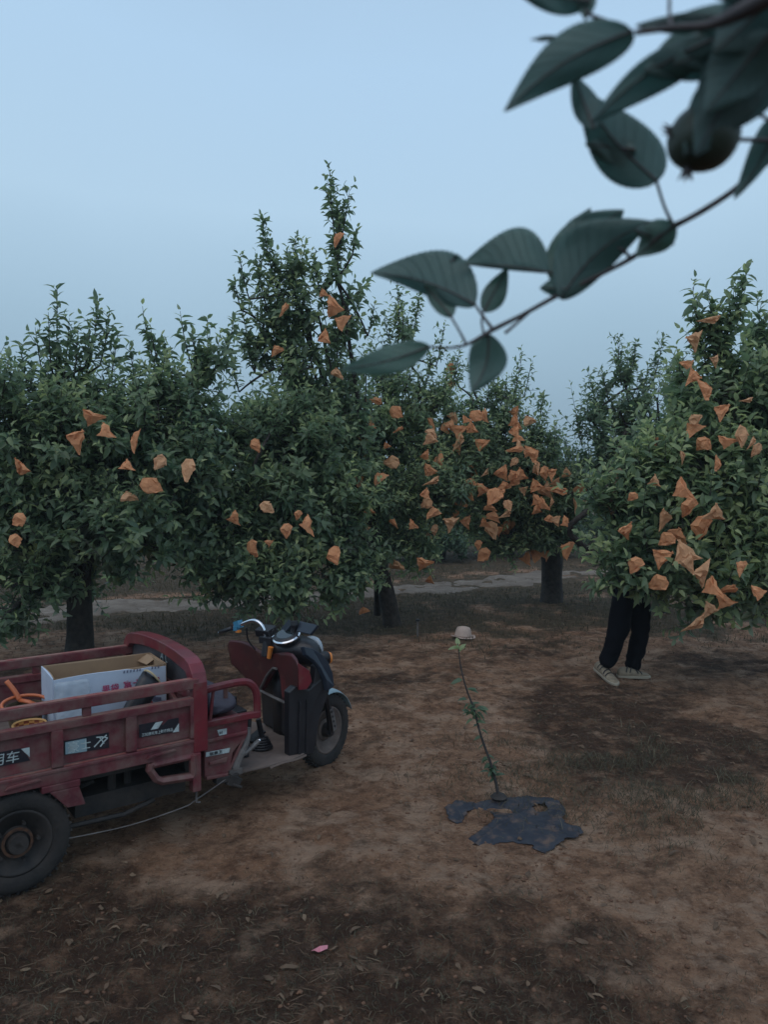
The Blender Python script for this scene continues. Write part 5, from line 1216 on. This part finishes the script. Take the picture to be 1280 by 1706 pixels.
# ---------------------------------------------------------------- sapling
sb0 = gnd(834, 1338); szz = gz(sb0[0], sb0[1])
sap = empty('sapling', (sb0[0], sb0[1], szz)); tag(sap, 'young leaning apple sapling with few small leaves, rooted in the mulch sheet', 'sapling')
SY = sb0[1]
def sp(px, py, dy=0.0):
    q = at(px, py, SY + dy); return (q[0]-sb0[0], q[1]-sb0[1], q[2]-szz)
stem = [(833,1340),(826,1300),(817,1268),(806,1238),(798,1212),(790,1180),(780,1155),(772,1128),(767,1105),(765,1085),(763,1072)]
b = MB(); b.tube(smooth_path([sp(*p) for p in stem], 3), list(np.linspace(.0085, .0025, 31)), 7); b.build('stem', M['twig'], sap, sm=True)
lf = Leafer(np.random.default_rng(77))
def one(px, py, dx, dy, L, n_=1, t=.3, dz=0):
    p = np.array(sp(px, py)); 
    for _ in range(n_):
        d = np.array([dx, dz - .5 + lf.rng.random(), -dy]) + lf.rng.normal(0, .12, 3)
        lf.P.append(p[None]); lf.D.append(d[None]); lf.N.append((np.array([0, -.35, 1.]) + lf.rng.normal(0, .3, 3))[None]); lf.L.append(np.array([L])); lf.T.append(np.array([t]))
one(763,1076, .1,-1,.055,1,.9); one(764,1080,-1,-.15,.06,1,.85); one(765,1084,.8,-.7,.06,1,.85); one(764,1082,-.3,-.5,.045,2,.8); one(765,1088,.5,-.6,.05,1,.8)
one(771,1132,-1,.1,.065,1,.25); one(767,1136,-.9,.3,.05,1,.3); one(778,1148,1,-.1,.06,1,.2); one(780,1150,.8,-.4,.05,1,.2); one(779,1166,-1,.05,.055,1,.15); one(783,1172,-.9,.2,.045,1,.15)
for k in range(24): one(788 + lf.rng.normal(0, 3), 1186 + lf.rng.normal(0, 10), lf.rng.normal(.2, .8), lf.rng.normal(0, .5), lf.rng.uniform(.03, .055), 1, .15 + .3*lf.rng.random())
one(793,1180,1,.25,.07,1,.2); one(794,1186,1,.45,.07,1,.2); one(798,1180,.9,.1,.06,1,.4)
for y, x, sg_ in ((1208,800,-1),(1228,803,-1),(1216,801,1),(1240,808,-1),(1262,814,-1),(1258,812,1),(1266,815,-1),(1272,818,-1),(1278,819,1)): one(x, y, sg_, .3, .045, 1, .2)
for k in range(40): one(822 + lf.rng.normal(0, 4), 1292 + lf.rng.uniform(-18, 20), lf.rng.normal(0, 1), lf.rng.normal(0, .5), lf.rng.uniform(.025, .05), 1, .1)
me, _ = lf.mesh('sapling_leaves', M['leaf'], True); link('foliage', me, sap)
b = MB(); c = sp(833, 1342); b.lathe([(.035, .0), (.045, .012), (.03, .026), (.01, .03)], (c[0]-.005, c[1], .012), 'Z', 14); b.build('root_collar', M['iron'], sap)

# ---------------------------------------------------------------- the near branch, out of focus at the upper right
D0 = .56
br = empty('apple_branch', tuple(at(1290, 262, .50))); bro = np.array(br.location)
tag(br, 'blurred apple branch with big dark leaves and a green fruitlet hanging close in front', 'branch')
def bp_(px, py, d): return at(px, py, d) - bro
SC = 1.0 / FPX
def tube_px(pts, name, m='twig_near', n=8):
    P_ = [bp_(x, y, d) for x, y, d, w in pts]; r = [w * .5 * d / FPX for x, y, d, w in pts]
    k = 4; PP = smooth_path(P_, k); RR = list(np.interp(np.linspace(0, len(r)-1, len(PP)), range(len(r)), r))
    b = MB(); b.tube(PP, RR, n); return b.build(name, M[m], br, sm=True)
M['twig_near'] = mat('near_twig', (.055, .050, .055), .6, c2=(.085, .065, .06), nscale=120)
tube_px([(1700,60,.40,17),(1500,150,.43,15),(1400,190,.45,13),(1290,262,.48,11),(1222,318,.49,10),(1170,352,.50,10),(1125,377,.51,9),(1085,405,.52,8),(1056,428,.53,9),(1000,458,.54,7),(930,492,.55,8),(870,525,.56,7),(822,549,.57,8),(800,562,.57,6),(775,575,.575,5),(745,580,.58,4),(716,578,.585,4)], 'twig')
tube_px([(1122,374,.51,6),(1108,345,.50,5),(1095,304,.49,5)], 'petiole')
tube_px([(1052,430,.53,5),(1040,418,.53,6),(1030,412,.53,3)], 'petiole')
tube_px([(936,482,.55,5),(928,462,.55,4),(915,452,.55,4)], 'petiole')
tube_px([(822,549,.57,6),(806,528,.57,5),(792,508,.57,4)], 'petiole')
tube_px([(806,555,.57,4),(803,535,.575,4),(806,520,.58,3)], 'petiole')
tube_px([(777,573,.575,5),(766,552,.575,4),(752,528,.58,4)], 'petiole')
tube_px([(884,518,.56,6),(862,538,.56,5),(842,555,.56,6)], 'petiole')
tube_px([(1150,362,.505,6),(1120,374,.505,4)], 'petiole')
tube_px([(1290,-10,.36,34),(1230,22,.37,26),(1180,42,.38,14),(1120,46,.39,11),(1060,54,.40,9)], 'twig')
tube_px([(1119,44,.39,8),(1116,20,.40,6),(1117,-30,.41,6)], 'twig')
tube_px([(1300,118,.40,6),(1275,108,.40,5),(1258,112,.40,4)], 'petiole')
tube_px([(1290,205,.42,6),(1265,190,.42,6),(1248,184,.42,6)], 'petiole')
tube_px([(1295,234,.43,8),(1250,233,.43,7),(1222,232,.43,6)], 'fruit_stalk')
tube_px([(1010,35,.42,7),(985,25,.42,6),(978,18,.42,5)], 'petiole')
def big_leaf(base, tip, wl, wr, d0, d1, bend=0.0, fold=.5, tint=.3, tw_=0.0, curl=.15, shape=.0, seed=0):
    """base, tip in photo pixels; wl/wr = half widths left/right of the midrib; bend pushes the midrib sideways (pixels); d = distance"""
    rng = np.random.default_rng(seed + int(base[0])); n = 44; m = 6
    b0 = np.array(base, float); t0 = np.array(tip, float); ax = t0 - b0; L = np.linalg.norm(ax); ax /= L; sd_ = np.array([ax[1], -ax[0]])   # left when looking along base->tip in the picture
    V = []; F = []
    t_ = np.linspace(0, 1, n + 1)
    wid = np.sin(np.pi * t_ ** (.82 + shape)) ** .78 * (1 - .25 * t_ ** 3); wid[0] = .02; wid[-1] = 0.0
    for i, t in enumerate(t_):
        c = b0 + ax * L * t + sd_ * bend * math.sin(math.pi * t)
        tooth = 1 + .02 * ((i % 2) * 2 - 1) * (0 < i < n)
        for k in range(-m, m + 1):
            s = k / m; w = (wl if s > 0 else wr) * wid[i] * (tooth if abs(s) == 1 else 1)
            q = c + sd_ * s * w - ax * abs(s) ** 1.5 * w * .12
            dep = d0 + (d1 - d0) * t + (fold * (wl + wr) * .5 * abs(s) ** 1.4 * wid[i] + tw_ * s * 30 + curl * 60 * (math.sin(t * 9 + s * 2 + base[0]) * abs(s) * .6 + 1.4 * math.sin(math.pi * t))) * d0 / FPX
            V.append(bp_(q[0], q[1], dep))
    c1 = 2 * m + 1
    for i in range(n):
        for k in range(2 * m): F.append((i*c1+k, i*c1+k+1, (i+1)*c1+k+1, (i+1)*c1+k))
    V = np.array(V)
    me = np_mesh('leaf_blade', V, np.array(F), M['leaf_near'], {'tint': np.clip(np.full(len(V), tint) + rng.normal(0, .02, len(V)), 0, 1), 'along': np.repeat(t_, c1), 'across': np.tile(np.arange(-m, m + 1) / m, n + 1)})
    o = link('leaf', me, br); q = o.modifiers.new('s', 'SOLIDIFY'); q.thickness = .0003
    mid = [V[i*c1+m] + np.array([0, -.0004, 0]) for i in range(0, n+1, 2)]
    b = MB(); b.tube(mid, list(np.linspace(.0009, .0003, len(mid))), 5); b.build('midrib', M['twig_near'], o, sm=True)
    return o
# lower sprays
big_leaf((793,508),(618,455), 22, 62, .57,.60, bend=-12, tint=.15, fold=.3, shape=-.1)       # long leaf to the left
big_leaf((917,454),(770,441), 6, 68, .55,.58, bend=-4, tint=.2, fold=.3)
big_leaf((922,470),(985,346), 34, 26, .56,.57, tint=.35, fold=.3, seed=3)
big_leaf((934,498),(1086,368), 62, 34, .545,.52, bend=18, tint=.15, fold=.3, shape=.05)
big_leaf((945,440),(1040,350), 40, 40, .56,.56, bend=10, tint=.2, fold=.3, seed=9)
big_leaf((945,482),(900,480), 14, 20, .54,.55, tint=.3)
big_leaf((1126,374),(1060,428), 24, 30, .505,.52, tint=.45, fold=.2, seed=4)
big_leaf((1060,385),(1125,408), 20, 12, .51,.52, tint=.4, seed=5)
big_leaf((806,520),(846,446), 18, 22, .58,.59, tint=.5, fold=.2)
big_leaf((753,528),(706,474), 14, 26, .58,.585, tint=.45, fold=.2)
big_leaf((716,577),(566,616), 24, 26, .585,.55, bend=6, tint=.55, fold=.2)
big_leaf((814,556),(786,655), 34, 32, .57,.57, bend=10, tint=.35, fold=.5)
big_leaf((752,436),(765,424), 6, 6, .57,.57, tint=.2)
# upper mass
big_leaf((1056,52),(840,187), 40, 48, .40,.43, bend=-16, tint=.1, fold=.3, shape=-.12)
big_leaf((1096,303),(965,150), 52, 58, .49,.47, bend=10, tint=.1, fold=.3, shape=-.1)
big_leaf((1060,250),(975,240), 30, 24, .485,.48, tint=.2, seed=6)
big_leaf((990,215),(955,124), 22, 26, .46,.46, tint=.1, seed=6)
big_leaf((1190,66),(985,205), 40, 26, .40,.44, bend=-14, tint=.08, fold=.3)
big_leaf((1215,62),(1072,120), 52, 46, .41,.42, tint=.1, fold=.3, seed=8)
big_leaf((1255,40),(1158,262), 62, 56, .39,.415, bend=8, tint=.0, fold=.3)
big_leaf((1290,90),(1190,230), 48, 50, .40,.415, tint=.0, fold=.3, seed=22)
big_leaf((1310,-20),(1190,90), 70, 60, .37,.39, tint=.0, fold=.3, seed=23)
big_leaf((1230,70),(1120,110), 40, 44, .40,.41, tint=.05, fold=.3, seed=24)
big_leaf((1285,55),(1175,190), 50, 60, .38,.40, tint=.05, fold=.3, seed=2)
big_leaf((1300,30),(1120,28), 42, 26, .385,.40, tint=.1, fold=.3, seed=7)
big_leaf((1190,25),(1060,42), 26, 10, .40,.41, tint=.15, seed=12)
big_leaf((1250,178),(1185,150), 28, 26, .42,.42, tint=.05, seed=7)
big_leaf((1296,190),(1224,332), 14, 26, .45,.48, bend=10, tint=.1, fold=.4)
big_leaf((1290,-5),(1180,-12), 24, 40, .37,.38, tint=.05, seed=4)
big_leaf((985,2),(860,-12), 30, 20, .42,.43, tint=.1, seed=4)
big_leaf((978,-20),(975,34), 18, 16, .42,.42, tint=.3, seed=5)
big_leaf((935,62),(885,66), 5, 5, .43,.43, tint=.2, seed=5)
big_leaf((1236,118),(1140,262), 40, 46, .405,.42, tint=.02, fold=.3, seed=31)
b = MB(); fc = bp_(1173, 230, .43); r0 = 54 * .43 / FPX
V = []; F = []; n = 24
for i in range(15):
    ph = math.pi * i / 14; rr0 = math.sin(ph) * (1 - .05 * math.cos(2 * ph)); zz = -math.cos(ph) * 1.02
    for k in range(n):
        w = 2*math.pi*k/n; V.append(tuple(fc + r0 * np.array([zz * -.45 + rr0 * math.cos(w) * .93, rr0 * math.sin(w), -.9 * zz * -1 * .95 + rr0 * math.cos(w) * .42])))
for i in range(14):
    for k in range(n): F.append((i*n+k, i*n+(k+1) % n, (i+1)*n+(k+1) % n, (i+1)*n+k))
b.add(V, F); fr = b.build('fruitlet', mat('green_fruit', (.035, .05, .035), .5), br, sm=True)
for (cx, cy) in ((1128,222),(1147,275)):
    b = MB(); c = bp_(cx, cy, .43)
    for k in range(5):
        w = 2*math.pi*k/5; d = np.array([-.6 if cx < 1140 else -.1, 0, .15 if cx < 1140 else -1.]); s = np.array([math.cos(w)*.4, math.sin(w)*.4, math.sin(w)*.5]); d2 = (d + s); d2 = d2 / np.linalg.norm(d2)
        b.tube([c - d2*.002, c + d2*.004, c + d2*.009], [.0016, .0012, .0003], 5)
    b.build('calyx', M['twig_near'], fr)

# ---------------------------------------------------------------- grass, straw, dry leaves, clods (uncountable)
rng = np.random.default_rng(4)
def scatter(n, x0, x1, y0, y1, prob, near_pow=1.6):
    out = []
    while sum(len(o) for o in out) < n:
        k = n * 2; y = y0 + (y1 - y0) * rng.random(k) ** near_pow; hw_ = np.minimum(.58 * y + .5, 9); x = rng.uniform(-1, 1, k) * hw_
        x = np.clip(x, x0, x1); p = prob(x, y); m = rng.random(k) < p; out.append(np.stack([x[m], y[m]], 1))
    return np.concatenate(out)[:n]
def clear_trike(P_):
    d = P_ - TO[:2]; u = d @ [math.cos(HD), math.sin(HD)]; v = d @ [math.sin(HD), -math.cos(HD)]
    return P_
def blades(P_, h, w, lean, name, m, kind_tint):
    n = len(P_); z = ghgt(P_[:,0], P_[:,1]); az = rng.random(n)*6.28; ld = rng.random(n)*6.28
    h = h * rng.uniform(.5, 1.3, n); ln = h * rng.uniform(lean*.3, lean, n)
    a = np.stack([np.cos(az), np.sin(az), 0*az], 1) * (w * rng.uniform(.6, 1.3, n))[:, None]; l = np.stack([np.cos(ld)*ln, np.sin(ld)*ln, h], 1)
    l2 = np.stack([np.cos(ld)*ln*.3, np.sin(ld)*ln*.3, h*.6], 1)
    B = np.stack([P_[:,0], P_[:,1], z - .004], 1)
    V = np.stack([B - a, B + a, B + l2 + a*.7, B + l2 - a*.7, B + l], 1).reshape(-1, 3)
    F = (np.arange(n)[:, None, None]*5 + np.array([[0,1,2],[0,2,3],[3,2,4]])[None]).reshape(-1, 3)
    t = np.repeat(np.clip(kind_tint + rng.normal(0, .22, n), 0, 1), 5)
    return link(name, np_mesh(name, V, F, m, {'tint': t}, smoothf=False))
M['blade'] = leaf_mat('dull_grass', (.05, .042, .025), (.10, .085, .048), (.24, .20, .13), (.06, .055, .035), rough=.8, trans=.15)
P1 = scatter(26000, -9, 9, 1.9, 9.5, lambda x, y: .03 + .9 * m_litter_vignette(x, y), 1.4)
tag(blades(P1, .022, .0015, 2.2, 'weed_stubble', M['blade'], .5), 'short dark weed stubble over the litter patches', 'grass', kind='stuff')
P1 = scatter(5200, -9, 9, 3.0, 7.0, lambda x, y: np.exp(-(((x - 1.45)/.85)**2 + ((y - 4.35)/.75)**2)**1.3) * smooth(.35, .7, vnoise(x, y, 3.5, 61)), 1.0)
tag(blades(P1, .050, .0016, 2.0, 'grass_tufts', M['blade'], .5), 'dull dry grass tufts on the dark patch right of the sapling', 'grass', kind='stuff')
P1 = scatter(30000, -12, 12, 7.2, 15, lambda x, y: m_grass(x, y) * (np.abs(path_side(x, y)) > .7) + .02, 1.0)
tag(blades(P1, .05, .004, .9, 'verge_grass', M['blade'], .45), 'low grey-green grass along the farm track', 'grass', kind='stuff')
# straw and thin dead twigs lying flat
def straws(n, prob, L0, w0, name, m, tint, y1=9.0, npow=1.7, arch=.012, taper=.2):
    P_ = scatter(n, -9, 9, 1.9, y1, prob, npow); az = rng.random(n)*6.28; L = L0 * rng.uniform(.4, 1.6, n); w = w0 * rng.uniform(.6, 1.4, n)
    d = np.stack([np.cos(az), np.sin(az)], 1); s = np.stack([-d[:,1], d[:,0]], 1); cur = rng.normal(0, .25, n)
    Vs = []
    for t in (-.5, -.17, .17, .5):
        q = P_ + d * (L*t)[:, None] + s * (cur * L * (t*t*2))[:, None]; z = ghgt(q[:,0], q[:,1]) + .004 + arch * (1 - abs(t)*2) * rng.random(n) + .002
        wt = (w * (taper if abs(t) == .5 else 1))[:, None]
        Vs += [np.column_stack([q - s*wt, z]), np.column_stack([q + s*wt, z + .001 + w*.5])]
    V = np.stack(Vs, 1).reshape(-1, 3)
    F = (np.arange(n)[:, None, None]*8 + np.array([[0,1,3,2],[2,3,5,4],[4,5,7,6]])[None]).reshape(-1, 4)
    return link(name, np_mesh(name, V, F, m, {'tint': np.repeat(np.clip(tint + rng.normal(0, .3, n), 0, 1), 8)}, smoothf=False))
M['straw'] = leaf_mat('straw', (.07, .042, .024), (.17, .105, .06), (.40, .29, .18), (.13, .08, .05), rough=.85, trans=.1)
tag(straws(7500, lambda x, y: .10 + .8*m_litter_vignette(x, y), .042, .0008, 'dead_stalks', M['straw'], .35, arch=.004), 'thin dead stalks and straw strewn on the soil', 'litter', kind='stuff')
tag(straws(420, lambda x, y: .3 + .6*m_litter_vignette(x, y), .028, .0055, 'dry_leaves', M['straw'], .55, arch=.016), 'small curled dry leaves strewn on the soil', 'litter', kind='stuff')
tag(straws(900, lambda x, y: .3 + 0*x, .045, .008, 'track_litter', M['straw'], .3, y1=12, npow=.8), 'scattered pale leaf litter towards the trees', 'litter', kind='stuff')
# clods
nC = 3800; P_ = scatter(nC, -9, 9, 1.9, 8.5, lambda x, y: .15 + .85*(1 - m_litter_vignette(x, y)) * smooth(.4, .65, vnoise(x, y, 2.2, 71)), 1.9)
phi = (1 + 5**.5)/2; ico = norm(np.array([(-1,phi,0),(1,phi,0),(-1,-phi,0),(1,-phi,0),(0,-1,phi),(0,1,phi),(0,-1,-phi),(0,1,-phi),(phi,0,-1),(phi,0,1),(-phi,0,-1),(-phi,0,1)], float))
icf = np.array([(0,11,5),(0,5,1),(0,1,7),(0,7,10),(0,10,11),(1,5,9),(5,11,4),(11,10,2),(10,7,6),(7,1,8),(3,9,4),(3,4,2),(3,2,6),(3,6,8),(3,8,9),(4,9,5),(2,4,11),(6,2,10),(8,6,7),(9,8,1)])
sz = np.minimum(.0045 * np.exp(rng.normal(0, .6, nC)), .008); V = ico[None] * (1 + rng.normal(0, .2, (nC, 12, 1))) * sz[:, None, None] * np.array([1.4, 1.2, .7]) + np.column_stack([P_, ghgt(P_[:,0], P_[:,1]) + sz*.2])[:, None]
F = (np.arange(nC)[:, None, None]*12 + icf[None]).reshape(-1, 3)
M['clod'] = mat('clod', (.20, .11, .07), .95, c2=(.12, .065, .042), nscale=6, spec=.2)
tag(link('soil_clods', np_mesh('soil_clods', V.reshape(-1, 3), F, M['clod'])), 'small crumbs and clods of soil', 'soil', kind='stuff')
# ---------------------------------------------------------------- evening air
HAZE = 0.0018
if HAZE > 0:
    b = MB(); b.bb((-125, -60, -1.2), (125, 200, 13))
    hm = bpy.data.materials.new('haze'); hm.use_nodes = True; t = hm.node_tree; t.nodes.remove(t.nodes['Principled BSDF'])
    pv = t.nodes.new('ShaderNodeVolumePrincipled'); pv.inputs['Color'].default_value = (.82, .90, .95, 1); pv.inputs['Density'].default_value = HAZE
    t.links.new(pv.outputs[0], t.nodes['Material Output'].inputs['Volume'])
    ho = b.build('haze', hm); tag(ho, kind='stuff', label='pale evening haze over the orchard', cat='haze')
